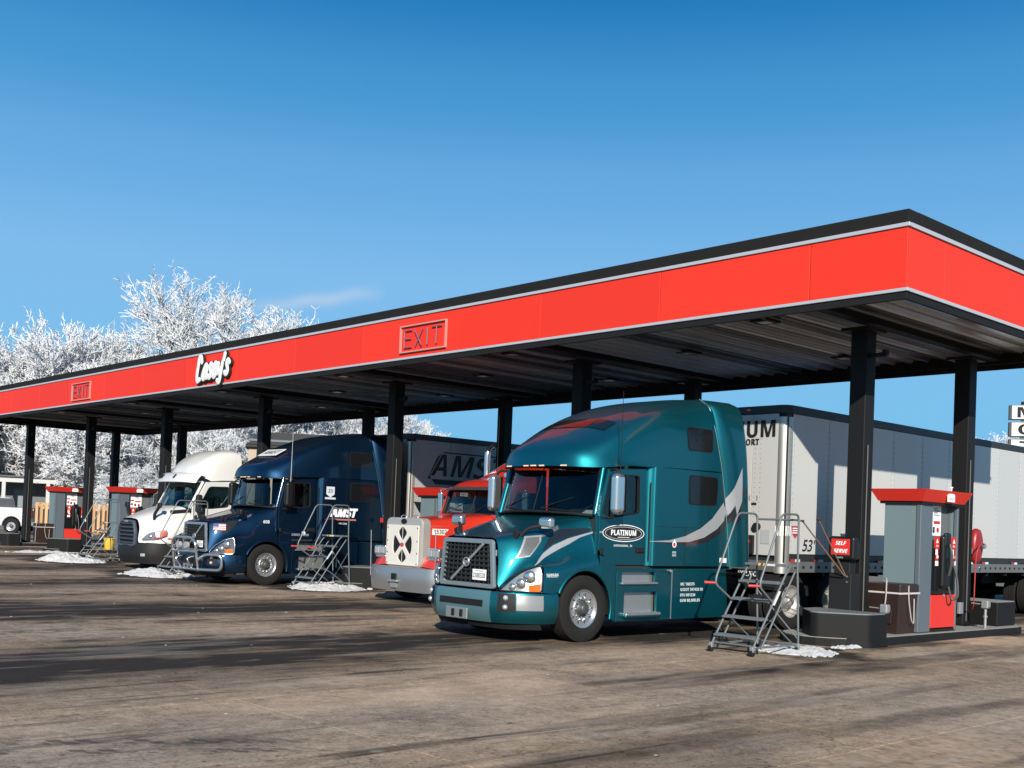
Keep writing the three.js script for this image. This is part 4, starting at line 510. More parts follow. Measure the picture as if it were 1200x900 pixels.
/* ---------- the blue truck and its trailer ---------- */
{
  const paint = paintOf([.0035, .026, .064]);
  const { T, hood, sl, ex, roof } = sleeperTractor('dark blue sleeper truck with chrome bull bar', [-25.55, 0, -14.15], paint, { mirror: M.blackGloss, grille: M.chrome, bumper: paint, roofSign: true, plate: '', seam: mat([.03, .07, .13]), antenna: mat([.5, .5, .48]), lamp: phys([.12, .13, .14], { roughness: .12, clearcoat: 1 }), lampRim: M.chrome, ventRim: paint, ventMesh: M.black, inlay: paint });
  const bar = r => [pipe([[-.62, .32, 1.52], [-.62, 1.0, 1.62], [-.45, 1.12, 1.62], [.45, 1.12, 1.62], [.62, 1.0, 1.62], [.62, .32, 1.52]], r, .14), pipe([[-.62, .35, 1.55], [.62, .35, 1.55]], r), pipe([[-.62, .78, 1.6], [.62, .78, 1.6]], r * .8), ...[1, -1].map(s => pipe([[.62 * s, .36, 1.55], [1.22 * s, .36, 1.22], [1.22 * s, .72, 1.22], [.86 * s, .74, 1.46], [.64 * s, .58, 1.56]], r, .14)), ...[.3, -.3].map(x => pipe([[x, .33, 1.5], [x, .62, 1.68], [x - .05, .66, 1.4]], r * .8, .1))];
  part('bull_bar', bar(.036), M.chrome, T); part('driving_lamp', [-.2, .2].map(x => rod([x, .93, 1.6], [x, .93, 1.68], .085, .085, 18)), M.lens, T);
  const flag = print('flag_sticker', .30, .17, 300, (c, w, h) => { c.fillStyle = '#e8e0dc'; c.fillRect(0, 0, w, h); c.fillStyle = '#b8404a'; for (let k = 0; k < 4; k++) c.fillRect(0, h * k / 3.5, w, h / 7); c.fillStyle = '#3c4a78'; c.fillRect(0, 0, w * .42, h * .5); }, [0, 0, 0], 'z', T); flag.position.set(.765, 1.40, 1.075); flag.rotation.y = .95;
  print('hood_number', .3, .12, 400, writeText('608', 'bold 44px sans-serif', '#d9dfe6'), [1.125, 1.57, .0], 'x', T);
  const plt = part('roof_plate', [bx(.9, .02, .36, 0, 0, 0, .008)], mat([.62, .60, .58]), T); plt.position.set(.1, 3.36, -.66); plt.rotation.x = .52; const lg = print('plate_lettering', .84, .3, 200, writeText('AMST', 'italic bold 54px sans-serif', '#333'), [0, 0, 0], 'z', plt); lg.rotation.x = -Math.PI / 2; lg.position.y = .013;
  print('sleeper_lettering', 1.35, .40, 400, (c, w, h) => { c.save(); c.transform(1, 0, -.28, 1, h * .12, 0); c.font = `bold ${h * .74}px sans-serif`; c.textAlign = 'center'; c.textBaseline = 'middle'; c.lineJoin = 'round'; c.lineWidth = 12; c.strokeStyle = '#d8dade'; c.strokeText('AMST', w * .5, h * .46, w * .84); c.lineWidth = 5; c.strokeStyle = '#1c1f26'; c.fillStyle = '#e9eaee'; c.fillText('AMST', w * .5, h * .46, w * .84); c.restore(); c.fillStyle = '#b07068'; c.fillRect(w * .06, h * .86, w * .72, h * .1); }, [1.256, 1.86, -2.2], 'x', T);
  print('badge_shield', .36, .42, 300, (c, w, h) => { c.fillStyle = '#c6cbd2'; c.beginPath(); c.moveTo(w * .15, h * .08); c.lineTo(w * .85, h * .08); c.lineTo(w * .85, h * .55); c.lineTo(w * .5, h * .75); c.lineTo(w * .15, h * .55); c.fill(); c.fillStyle = '#16263c'; c.font = `bold ${h * .3}px sans-serif`; c.textAlign = 'center'; c.fillText('23', w / 2, h * .45); c.fillStyle = '#c6cbd2'; c.fillRect(w * .05, h * .74, w * .9, h * .12); }, [1.256, 2.36, -1.75], 'x', T); print('door_name', .8, .1, 300, writeText('CROSS CREEK', 'bold 24px sans-serif', '#9aa4b4'), [1.18, 1.27, -.95], 'x', T); print('site_name', .4, .06, 300, writeText('AMST.COM', 'bold 17px sans-serif', '#cfd4da'), [1.256, 1.59, -2.15], 'x', T);

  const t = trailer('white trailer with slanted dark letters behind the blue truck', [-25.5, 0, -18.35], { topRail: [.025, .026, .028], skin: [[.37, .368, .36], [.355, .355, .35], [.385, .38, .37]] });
  // big slanted lettering: dark letters, pale outline
  const y = 2.98, shear = new THREE.Matrix4().makeShear(0, 0, .32, 0, 0, 0); const letters = 'AMST'.split(''); let z = -.75; for (const ch of letters) { const w = { A: .70, M: .84, S: .6, T: .62 }[ch]; let k; for (const [s, m, d, n] of [[1, mat([.018, .02, .022]), .006, 'letter'], [0, mat([.5, .5, .5]), .003, 'letter_outline']]) { const g = text(ch, .62, d, s ? {} : { bevelEnabled: true, bevelThickness: .001, bevelSize: .022, bevelSegments: 1 }); const bb = g.boundingBox; k = k || (w - .12) / (bb.max.x - bb.min.x); g.scale(k, 1, 1); g.applyMatrix4(new THREE.Matrix4().set(1, .3, 0, 0, 0, 1, 0, 0, 0, 0, 1, 0, 0, 0, 0, 1)); g.rotateY(Math.PI / 2).translate(1.304 + (s ? .004 : 0), y + .34, z - w / 2); part(n, g, m, t.T); } z -= w; }
  part('letter_stripe', [sideExt([[-.75, 2.92], [-.9, 2.78], [-4.6, 2.78], [-4.6, 2.92]], 1.302, .004)], mat([.018, .02, .022]), t.T); part('letter_stripe', [sideExt([[-.85, 2.70], [-.9, 2.66], [-4.6, 2.66], [-4.6, 2.70]], 1.302, .004)], mat([.018, .02, .022]), t.T); part('letter_swash', [sideExt([[-.62, 2.92], [-.95, 3.55], [-1.2, 3.70], [-4.6, 3.70], [-4.6, 3.66], [-1.22, 3.66], [-1.0, 3.52], [-.72, 2.92]], 1.302, .003)], mat([.03, .032, .034]), t.T);
  part('marker_lamp', [bx(.04, .13, .1, 1.42, 1.72, .95, .02)], M.redLens, t.T);
}

/* ---------- the red long nosed truck ; origin under the bumper ---------- */
{
  const paint = phys([.50, .025, .012], { roughness: .4, clearcoat: .8, clearcoatRoughness: .1 });
  const T = thing('semi_tractor', 'red long nosed truck with white radiator cover and chrome bumper', 'truck', [-19.05, 0, -14.2], 0, 'trucks at the pumps'), P = (n, g, m, p = T) => part(n, g, m, p);
  P('bumper', [net([[[0, .74, .02], [.5, .74, .01], [.95, .74, -.07], [1.17, .74, -.2]], [[0, .5, .035], [.5, .5, .025], [.95, .5, -.055], [1.18, .5, -.19]], [[0, .24, .0], [.5, .24, -.01], [.95, .24, -.09], [1.16, .26, -.21]]], { nu: 30, nv: 10, mirror: true, flip: true }), span(-1.0, 1.0, .3, .7, -.3, -.1)], mat([.42, .42, .415], { metalness: .75, roughness: .36 }));
  P('bumper_cap', [net([[[0, .745, -.3], [.5, .745, -.3], [.95, .745, -.35], [1.17, .745, -.4]], [[0, .745, .02], [.5, .745, .01], [.95, .745, -.07], [1.17, .745, -.2]]], { nu: 20, nv: 1, mirror: true, flip: true })], mat([.5, .38, .36], { roughness: .5, metalness: .4 }));
  const tw = P('tow_plate', [bx(.16, .18, .03, -.02, .52, .05, .01)], M.black); part('tow_eye', [bx(.34, .05, .06, -.02, .45, .06, .015), bx(.2, .1, .03, -.02, .36, .04)], M.galv, tw);
  // radiator shell with a laced cover
  const sh = roundPts([[-.64, .74], [.64, .74], [.64, 1.80], [-.64, 1.80]], .17, 6); P('radiator_shell', [frontExt(sh, -.40, .24, [], .03)], mat([.46, .44, .41], { metalness: .45, roughness: .42 }));
  const cov = roundPts([[-.56, .78], [.56, .78], [.56, 1.64], [-.56, 1.64]], .04), dia = (cx, cy, w, h) => roundPts([[cx - w, cy], [cx, cy + h], [cx + w, cy], [cx, cy - h]], .03); const C = P('radiator_cover', [frontExt(cov, -.152, .03, [roundPts([[-.17, 1.48], [0, 1.62], [.17, 1.48], [0, 1.29]], .07), roundPts([[-.17, .94], [0, 1.14], [.17, .94], [0, .82]], .07), roundPts([[-.27, 1.43], [-.06, 1.215], [-.27, 1.0], [-.33, 1.1], [-.33, 1.33]], .05), roundPts([[.27, 1.43], [.33, 1.33], [.33, 1.1], [.27, 1.0], [.06, 1.215]], .05)], .008)], mat([.6, .57, .51], { roughness: .7 }));
  part('grille_behind', [frontExt(roundPts([[-.5, .8], [.5, .8], [.5, 1.62], [-.5, 1.62]], .04), -.158, .004)], M.black, C); each('cover_strap', [rod([0, 1.32, -.13], [0, 1.6, -.13], .012), rod([0, .82, -.13], [0, 1.1, -.13], .012)], M.alu, C); part('cover_badge', [new THREE.CylinderGeometry(.055, .055, .02, 20).rotateX(Math.PI / 2).scale(1.25, .8, 1).translate(0, 1.22, -.125)], mat([.35, .06, .05]), C); part('stud', [-.52, .52].flatMap(x => [.82, 1.05, 1.3, 1.58].map(y => rod([x, y, -.135], [x, y, -.12], .018, .018, 8))), M.black, C); P('shell_badge', [new THREE.CylinderGeometry(.075, .075, .02, 22).rotateX(Math.PI / 2).scale(1.3, .75, 1).translate(0, 1.72, -.155)], M.black); P('shell_handle', [pipe([[-.3, 1.79, -.3], [-.28, 1.85, -.3], [-.14, 1.85, -.3], [-.12, 1.79, -.3]], .01), pipe([[.3, 1.79, -.3], [.28, 1.85, -.3], [.14, 1.85, -.3], [.12, 1.79, -.3]], .01)], M.chrome);
  // hood, fenders
  P('hood', [net([[[0, 1.79, -.38], [.35, 1.785, -.38], [.57, 1.74, -.38], [.63, 1.5, -.38], [.63, 1.05, -.38]], [[0, 1.87, -1.2], [.38, 1.865, -1.2], [.63, 1.81, -1.2], [.71, 1.55, -1.2], [.71, 1.1, -1.2]], [[0, 1.95, -2.0], [.42, 1.945, -2.0], [.72, 1.88, -2.0], [.82, 1.6, -2.0], [.82, 1.15, -2.0]]], { nu: 36, nv: 16, mirror: true })], paint);
  P('fender', both(net([[[.6, .78, -.2], [.9, .76, -.2], [1.15, .74, -.25]], [[.6, 1.02, -.32], [.9, 1.02, -.34], [1.17, .95, -.4]], [[.62, 1.2, -.75], [.92, 1.2, -.75], [1.19, 1.1, -.78]], [[.65, 1.22, -1.2], [.95, 1.22, -1.2], [1.2, 1.12, -1.2]], [[.7, 1.1, -1.75], [.98, 1.08, -1.75], [1.2, .98, -1.75]], [[.75, .7, -2.0], [1.0, .65, -2.05], [1.2, .6, -2.05]]], { nu: 12, nv: 24 })), paint);
  for (const s of [1, -1]) { const h = P('headlight', [bx(.42, .22, .16, .93 * s, 1.07, -.3, .04)], M.chrome); part('lamp', [-.09, .1].map(d => bx(.15, .13, .02, (.93 + d) * s, 1.07, -.215, .02)), M.lens, h); part('bracket', [bx(.36, .05, .12, .93 * s, .94, -.3, .02)], M.chrome, h); P('turn_lamp', [bx(.08, .05, .05, 1.0 * s, 1.26, -.55, .015)], M.amber); }
  print('hood_number', .44, .13, 300, (c, w, h) => { c.fillStyle = '#e8e4dc'; c.fillRect(0, 0, w, h); writeText('15302', 'bold 40px sans-serif', '#221a18')(c, w, h); }, [.668, 1.52, -.62], 'x', T);
  // cab
  P('cab_side', both(sideExt([[-2.02, 1.05], [-2.02, 1.92], [-2.28, 2.55], [-3.55, 2.62], [-3.55, 1.05]], 1.08, .05, [roundPts([[-2.12, 1.98], [-2.36, 2.45], [-3.1, 2.47], [-3.1, 1.96]], .06)], .01)), paint); P('side_pane', both(sideExt([[-2.08, 1.95], [-2.33, 2.48], [-3.13, 2.5], [-3.13, 1.93]], 1.1, .004)), M.glass);
  P('firewall', [span(-1.1, 1.1, 1.05, 1.93, -2.1, -2.02)], paint); P('windscreen', both(merge([net([[[.015, 2.52, -2.2], [.55, 2.52, -2.22], [1.02, 2.5, -2.3]], [[.015, 1.95, -2.0], [.55, 1.95, -2.02], [1.06, 1.94, -2.1]]], { nu: 10, nv: 4, flip: true })])), M.glass); P('windscreen_frame', [rod([0, 1.93, -1.995], [0, 2.54, -2.2], .02), ...both(rod([1.08, 1.93, -2.09], [1.05, 2.52, -2.29], .045)), pipe([[-1.07, 1.93, -2.09], [-.5, 1.945, -2.01], [.5, 1.945, -2.01], [1.07, 1.93, -2.09]], .02)], M.black);
  each('wiper', [rod([.1, 1.96, -1.98], [.55, 2.2, -2.1], .009), rod([-.8, 1.96, -2.02], [-.3, 2.2, -2.08], .009)], M.black, T);
  P('sun_visor', [net([[[0, 2.56, -2.12], [.6, 2.56, -2.14], [1.1, 2.53, -2.24]], [[0, 2.48, -1.94], [.6, 2.48, -1.96], [1.12, 2.45, -2.08]]], { nu: 16, nv: 3, mirror: true, flip: true })], M.chrome);
  P('roof', [net([[[0, 2.56, -2.12], [.6, 2.55, -2.14], [.95, 2.53, -2.2], [1.1, 2.5, -2.3]], [[0, 2.72, -2.4], [.6, 2.71, -2.42], [.95, 2.66, -2.45], [1.12, 2.56, -2.5]], [[0, 2.80, -2.9], [.6, 2.80, -2.9], [.98, 2.74, -2.9], [1.14, 2.58, -2.9]], [[0, 3.02, -3.25], [.6, 3.0, -3.25], [.98, 2.86, -3.25], [1.14, 2.6, -3.25]], [[0, 3.3, -3.8], [.6, 3.28, -3.8], [.98, 3.12, -3.8], [1.16, 2.62, -3.8]], [[0, 3.42, -4.6], [.6, 3.4, -4.6], [.98, 3.28, -4.6], [1.16, 2.62, -4.6]], [[0, 3.44, -5.3], [.6, 3.42, -5.3], [.98, 3.3, -5.3], [1.16, 2.62, -5.3]]], { nu: 40, nv: 36, mirror: true })], paint);
  P('sleeper', [...both(sideExt([[-3.57, 1.0], [-3.57, 2.63], [-5.3, 2.63], [-5.3, 1.0]], 1.1, .06, [], .012)), frontExt([[-1.15, 1], [1.15, 1], [1.15, 2.62], [.95, 3.28], [-.95, 3.28], [-1.15, 2.62]], -5.3, .04)], paint); P('cab_floor', [span(-1.1, 1.1, 1.0, 1.06, -5.25, -2.05)], M.interior); P('seat', [.5, -.5].flatMap(x => [bx(.5, .16, .5, x, 1.5, -2.85, .06), bx(.5, .75, .16, x, 1.9, -3.1, .07)]), M.seat); P('bulkhead', [span(-1.1, 1.1, 1.0, 2.55, -3.65, -3.6)], M.interior); P('dashboard', [bx(2.0, .3, .4, 0, 1.78, -2.3, .08)], M.interior); P('steering_wheel', [new THREE.TorusGeometry(.23, .016, 8, 28).rotateX(-.9).translate(.5, 2.0, -2.6)], M.black);
  for (const s of [1, -1]) { const f = s > 0 ? g => g : mirrorX; const st = P('exhaust_stack', [f(rod([1.28, .9, -3.56], [1.28, 3.3, -3.56], .075, .075, 20)), f(pipe([[1.28, 3.3, -3.56], [1.28, 3.5, -3.56], [1.28, 3.62, -3.72]], .074, .2, 16))], M.chrome); const mr = P('side_mirror', [f(bx(.16, .48, .07, 1.46, 2.2, -2.3, .03))], M.chrome); part('mirror_arm', [f(pipe([[1.12, 2.5, -2.35], [1.46, 2.52, -2.3], [1.46, 1.86, -2.3], [1.12, 1.84, -2.2]], .014, .05))], M.chrome, mr); P('air_cleaner', [f(rod([1.02, 1.05, -1.95], [1.02, 1.78, -1.95], .17, .17, 24)), f(rod([1.02, 1.78, -1.95], [1.02, 1.86, -1.95], .17, .08, 24))], M.chrome); P('fuel_tank', [f(rod([.85, .62, -2.3], [.85, .62, -3.7], .33, .33, 28))], M.alu); wheel(T, 1.05 * s, .51, -1.2, s, 'steer', .51); for (const z of [-6.3, -7.6]) wheel(T, 1.05 * s, .51, z, s, 'drive', .51); }
  P('chassis', [span(-.45, -.35, .72, .98, -8.1, -.4), span(.35, .45, .72, .98, -8.1, -.4), span(-.6, .6, .6, 1.2, -2.0, -.5), rod([-1, .5, -1.2], [1, .5, -1.2], .06), rod([-1, .5, -6.3], [1, .5, -6.3], .1), rod([-1, .5, -7.6], [1, .5, -7.6], .1), span(-.6, .6, .98, 1.1, -7.4, -6.4)], M.black);
  P('marker_rod', both(rod([1.14, .5, -.15], [1.14, 1.5, -.12], .01)), M.alu); P('horn', [rod([.35, 2.86, -2.7], [.35, 2.86, -3.1], .05, .02)], M.chrome);
}

/* ---------- the white day cab truck ; origin under the bumper ---------- */
{
  const paint = phys([.60, .595, .575], { roughness: .36, clearcoat: .7, clearcoatRoughness: .1 });
  const T = thing('semi_tractor', 'white day cab truck with black bumper and tall roof fairing', 'truck', [-32.25, 0, -14.05], 0, 'trucks at the pumps'), P = (n, g, m, p = T) => part(n, g, m, p);
  const plan = [[0, .08], [.4, .06], [.75, -.04], [1.0, -.22], [1.16, -.5], [1.22, -.8]];
  P('bumper', [net([[.78, -.01], [.6, .03], [.4, .03], [.16, -.06]].map(([y, n]) => plan.map(([x, z]) => [x * (1 + n * .15), y - (y > .7 ? 0 : 0), z + n])), { nu: 30, nv: 10, mirror: true, flip: true }), span(-1, 1, .2, .7, -.9, -.3)], M.plastic); const fg = P('fog_lamp', both(bx(.16, .1, .06, .86, .42, -.08, .03, [0, .6, 0])), M.lens);
  P('hood', [net([[[0, 1.50, .02], [.3, 1.49, .01], [.52, 1.44, -.03], [.62, 1.2, -.05], [.66, .79, -.02], [.95, .79, -.19], [1.2, .78, -.5], [1.23, .78, -.8]], [[0, 1.58, -.15], [.34, 1.57, -.16], [.62, 1.5, -.2], [.8, 1.33, -.25], [.9, 1.12, -.3], [1.06, 1.02, -.42], [1.21, .92, -.62], [1.235, .82, -.82]], [[0, 1.74, -.55], [.4, 1.73, -.56], [.76, 1.66, -.58], [.96, 1.5, -.6], [1.06, 1.32, -.65], [1.16, 1.2, -.72], [1.23, 1.1, -.8], [1.245, .98, -.9]], [[0, 1.87, -.95], [.42, 1.865, -.95], [.84, 1.81, -.96], [1.04, 1.66, -.97], [1.12, 1.48, -1.0], [1.19, 1.33, -1.05], [1.24, 1.22, -1.1], [1.25, 1.12, -1.15]], [[0, 1.93, -1.2], [.45, 1.925, -1.2], [.9, 1.88, -1.25], [1.08, 1.76, -1.35], [1.14, 1.6, -1.45], [1.2, 1.45, -1.5], [1.24, 1.3, -1.6], [1.25, 1.05, -1.65]]], { nu: 60, nv: 28, mirror: true })], paint);
  // grille
  const G = new THREE.Group(); G.name = 'grille'; T.add(G); const gp = roundPts([[-.48, 1.44], [.48, 1.44], [.62, 1.1], [.6, .66], [-.6, .66], [-.62, 1.1]], .1); part('surround', frontExt(gp, .0, .09, [gp.map(([x, y]) => [x * .9, (y - 1.05) * .9 + 1.05])], .02), mat([.1, .11, .14], { roughness: .3, metalness: .4 }), G); part('backing', frontExt(gp.map(([x, y]) => [x * .92, (y - 1.05) * .92 + 1.05]), .01, .02), M.black, G); for (let k = 0; k < 6; k++) { const y = .76 + k * .115; part('slat', [bx(1.08 - Math.abs(y - 1.05) * .3, .055, .05, 0, y, .055, .02)], mat([.07, .08, .1], { roughness: .3, metalness: .5 }), G); } part('badge', [bx(.22, .05, .02, 0, 1.395, .1, .01)], M.galv, G);
  const hlg = net([[[.74, .90, -.11], [.9, 1.06, -.24], [1.06, 1.13, -.42], [1.19, 1.18, -.66]], [[.78, .88, -.09], [.95, .98, -.21], [1.12, 1.02, -.42], [1.225, 1.1, -.66]], [[.76, .86, -.09], [.96, .88, -.2], [1.14, .9, -.42], [1.225, 1.0, -.66]]], { nu: 14, nv: 8, flip: true }); hlg.translate(.02, 0, .035); const h = P('headlight', both(hlg), phys([.15, .16, .17], { roughness: .1, clearcoat: 1 })); part('turn_lamp', both(net([[[1.06, 1.10, -.38], [1.12, 1.14, -.5], [1.19, 1.18, -.66]], [[1.12, .92, -.39], [1.19, .95, -.5], [1.225, 1.02, -.66]]], { nu: 6, nv: 4, flip: true }).translate(.028, 0, .045)), mat([.45, .06, .03], { roughness: .3 }), h); part('projector', both(new THREE.SphereGeometry(.07, 14, 10).scale(1, 1, .5).rotateY(.7).translate(1.0, .97, -.22)), M.chrome, h);
  // cab
  const door = [[-1.42, 1.2], [-1.40, 1.86], [-1.82, 2.66], [-2.72, 2.72], [-2.78, 1.0], [-1.7, 1.0]], win = roundPts([[-1.60, 1.9], [-1.92, 2.54], [-2.6, 2.56], [-2.6, 1.93], [-1.95, 1.85]], .1);
  for (const s of [1, -1]) { const f = s > 0 ? g => g : mirrorX, D = P('door', [f(sideExt(door, 1.15, .06, [win], .012))], paint); part('pane', [f(sideExt(win, 1.17, .004))], phys([.5, .62, .6], { transmission: 1, thickness: 0, roughness: .02 }), D); part('window_seal', [f(sideExt(win, 1.16, .055, [win.map(([z, y]) => [(z + 2.2) * .94 - 2.2, (y - 2.2) * .92 + 2.2])]))], M.black, D); part('handle', [f(bx(.03, .06, .18, 1.22, 1.5, -2.6, .015))], M.plastic, D);
    P('rear_quarter', [f(sideExt([[-2.74, 2.72], [-2.8, 1.0], [-3.0, 1.0], [-2.96, 2.72]], 1.15, .05, [], .01))], paint); P('pillar', [f(rod([1.1, 1.85, -1.36], [1.08, 2.66, -1.78], .05, .05)), f(rod([1.16, 2.62, -1.84], [1.16, 2.68, -2.75], .03))], paint);
    const mr = P('side_mirror', [f(bx(.16, .55, .2, 1.42, 2.0, -1.5, .07))], M.plastic); part('mirror_arm', [f(pipe([[1.17, 1.72, -1.6], [1.4, 1.74, -1.52], [1.42, 1.9, -1.5]], .035, .08))], M.plastic, mr); const hm = P('hood_mirror', [f(pipe([[.8, 1.45, -.42], [.9, 1.62, -.36], [1.12, 1.86, -.40]], .045, .1)), f(bx(.2, .16, .09, 1.14, 1.9, -.4, .05))], M.plastic); P('side_marker_strip', [f(rod([1.03, 1.72, -.8], [1.12, 1.78, -1.35], .05))], M.plastic);
    P('side_skirt', [f(sideExt([[-1.7, .32], [-1.7, .98], [-2.98, .98], [-2.98, .32]], 1.14, .06, [], .01))], paint); wheel(T, 1.05 * s, .51, -1.15, s, 'steer', .51); for (const z of [-4.6, -5.9]) wheel(T, 1.05 * s, .51, z, s, 'drive', .51); }
  P('windscreen', [net([[[0, 2.68, -1.5], [.5, 2.68, -1.53], [.9, 2.67, -1.64], [1.06, 2.66, -1.76]], [[0, 2.28, -1.32], [.5, 2.28, -1.35], [.92, 2.26, -1.46], [1.08, 2.25, -1.56]], [[0, 1.9, -1.14], [.5, 1.9, -1.17], [.94, 1.87, -1.28], [1.1, 1.84, -1.37]]], { nu: 20, nv: 8, mirror: true, flip: true })], M.glass); P('windscreen_seal', [pipe([[-1.1, 1.85, -1.36], [-.94, 1.88, -1.27], [-.5, 1.91, -1.16], [0, 1.915, -1.13], [.5, 1.91, -1.16], [.94, 1.88, -1.27], [1.1, 1.85, -1.36]], .025)], M.black);
  const vz = P('sun_visor', [net([[[0, 2.93, -1.52], [.5, 2.93, -1.54], [.9, 2.91, -1.64], [1.14, 2.86, -1.84]], [[0, 2.915, -1.28], [.5, 2.915, -1.31], [.92, 2.89, -1.42], [1.16, 2.84, -1.66]], [[0, 2.67, -1.07], [.5, 2.67, -1.10], [.93, 2.66, -1.23], [1.18, 2.64, -1.5]], [[0, 2.635, -1.12], [.5, 2.635, -1.15], [.92, 2.63, -1.28], [1.16, 2.62, -1.54]]], { nu: 24, nv: 12, mirror: true, flip: true })], paint); each('visor_slot', [-.62, -.5, -.38, .42].map(x => bx(.05, .15, .04, x, 2.815, -1.15 - .12 * x * x, .01, [-.69, 0, 0])), M.black, vz);
  P('roof_fairing', [net([[[0, 2.92, -1.5], [.5, 2.92, -1.52], [.9, 2.88, -1.66], [1.1, 2.76, -1.9], [1.16, 2.70, -2.0]], [[0, 3.2, -1.66], [.45, 3.19, -1.68], [.86, 3.15, -1.78], [1.06, 3.0, -1.98], [1.16, 2.72, -2.2]], [[0, 3.48, -2.0], [.45, 3.46, -2.02], [.88, 3.41, -2.06], [1.08, 3.24, -2.18], [1.16, 2.74, -2.4]], [[0, 3.66, -2.4], [.45, 3.65, -2.4], [.9, 3.6, -2.41], [1.1, 3.42, -2.46], [1.17, 2.75, -2.6]], [[0, 3.72, -2.75], [.45, 3.71, -2.75], [.93, 3.66, -2.76], [1.12, 3.47, -2.79], [1.18, 2.76, -2.85]], [[0, 3.70, -2.98], [.45, 3.69, -2.98], [.94, 3.64, -2.98], [1.13, 3.45, -3.0], [1.2, 2.76, -3.0]]], { nu: 40, nv: 30, mirror: true })], paint);
  P('back_wall', [frontExt([[-1.18, 1], [1.18, 1], [1.18, 2.74], [1.0, 3.5], [-1.0, 3.5], [-1.18, 2.74]], -2.98, .03)], paint); P('cab_floor', [span(-1.12, 1.12, .98, 1.03, -2.97, -1.3), span(-1.1, 1.1, 1.0, 1.86, -1.45, -1.4)], M.interior); P('seat', [.52, -.52].flatMap(x => [bx(.5, .16, .5, x, 1.5, -2.2, .06), bx(.5, .7, .16, x, 1.9, -2.5, .07)]), M.seat); P('dashboard', [bx(2, .3, .42, 0, 1.74, -1.62, .1)], M.interior); P('steering_wheel', [new THREE.TorusGeometry(.22, .016, 8, 28).rotateX(-.9).translate(.5, 1.95, -1.9)], M.black); P('dash_paper', [bx(.3, .01, .2, .55, 1.915, -1.5, 0, [.5, 0, 0])], mat([.35, .6, .6]));
  P('exhaust_stack', [rod([-.6, .9, -3.2], [-.6, 3.4, -3.2], .08, .08, 16), span(.85, 1.0, 1.0, 3.2, -3.25, -3.1)], M.plastic); P('chassis', [span(-.45, -.35, .72, .98, -6.6, -.3), span(.35, .45, .72, .98, -6.6, -.3), span(-.6, .6, .5, 1.1, -1.4, -.3), span(-.9, .9, .4, .95, -2.9, -1.7), rod([-1, .5, -1.15], [1, .5, -1.15], .06)], M.black); P('wheel_well', both(sideExt(Array.from({ length: 14 }, (_, k) => { const a = (-5 + 190 * k / 13) * DEG; return [-1.15 + .6 * Math.cos(a), .5 + .6 * Math.sin(a)]; }), .6, .5)), M.black);
}

/* ---------- rolling ladders ---------- */
{
  const mk = (label, pos, turn) => { const T = thing('rolling_ladder', label, 'ladder', pos, turn, 'rolling ladders'), P = (n, g, m, p = T) => part(n, g, m, p), tube = mat([.16, .175, .18], { metalness: .3, roughness: .45 }), r = .017, W = .36, st = k => [0.25 + .26 * k, -.13 - .215 * k];
    for (const s of [1, -1]) { P('stringer', [pipe([[W * s, .06, .03], [W * s, 1.22, -.93], [W * s, 1.29, -1.02]], r, .06), pipe([[W * s, .1, -.24], [W * s, 1.2, -1.15]], r * .9)], tube); P('rear_leg', [pipe([[W * s, 1.29, -1.22], [W * s, .07, -1.32]], r), rod([W * s, .12, -.05], [W * s, .12, -1.3], r * .8), rod([W * s, .5, -.48], [W * s, .1, -1.22], r * .7)], tube);
      P('handrail', [pipe([[W * s, .74, -.55], [W * 1.08 * s, .98, -.12], [W * 1.08 * s, 1.08, -.12], [W * 1.08 * s, 2.05, -.68], [W * 1.02 * s, 2.05, -1.2], [W * s, 1.29, -1.22]], r, .1)], tube); P('grip_knob', [rod([W * 1.08 * s, 1.0, -.11], [W * 1.08 * s - .13, 1.0, .0], .02, .024)], mat([.4, .03, .03], { roughness: .5 }));
      for (const z of [.0, -1.3]) { const c = P('caster', [rod([W * s - .025, .05, z], [W * s + .025, .05, z], .05, .05, 16)], M.rubber); part('caster_fork', [bx(.06, .08, .06, W * s, .1, z, .01)], M.galv, c); } }
    for (let k = 0; k < 4; k++) { const [y, z] = st(k); P('step', [bx(2 * W - .03, .03, .2, 0, y, z, .006), ...[-.06, 0, .06].map(d => bx(2 * W - .06, .012, .02, 0, y + .02, z + d))], tube); }
    const pf = P('platform', [bx(2 * W + .02, .035, .36, 0, 1.29, -1.06, .006)], tube); part('caution_plate', [bx(.14, .04, .006, -.05, 1.29, -.877)], mat([.7, .42, .08]), pf); part('makers_plate', [bx(.14, .03, .006, .1, 1.29, -.877)], M.white, pf);
    each('back_rail', [rod([-W, 1.97, -1.215], [W, 1.97, -1.215], r), rod([-W, .12, -1.3], [W, .12, -1.3], r * .8), rod([-W, .14, -.05], [W, .14, -.05], r * .8), rod([-W, .2, -1.31], [W, .9, -1.25], r * .6), rod([W, .2, -1.31], [-W, .9, -1.25], r * .6)], tube, T); P('warning_label', [bx(.04, .26, .02, W + .02, .82, -.60, .004, [-.7, 0, 0])], M.white); P('tag_label', [bx(.11, .07, .006, -W - .02, 1.33, -.28, 0, [0, .3, 0])], M.white); return T; };
  const a = mk('grey rolling ladder beside the teal truck, in front of the nearest island', [-9.62, 0, -13.2], 0); a.scale.set(1, 1, .88);
  dup(a, [-23.35, 0, -14.55], 0, 'grey rolling ladder beside the blue truck door'); dup(a, [-28.2, 0, -13.25], .05, 'grey rolling ladder between the white truck and the bull bar'); dup(a, [-35.75, 0, -14.0], 0, 'grey rolling ladder in the snow left of the white truck');
}

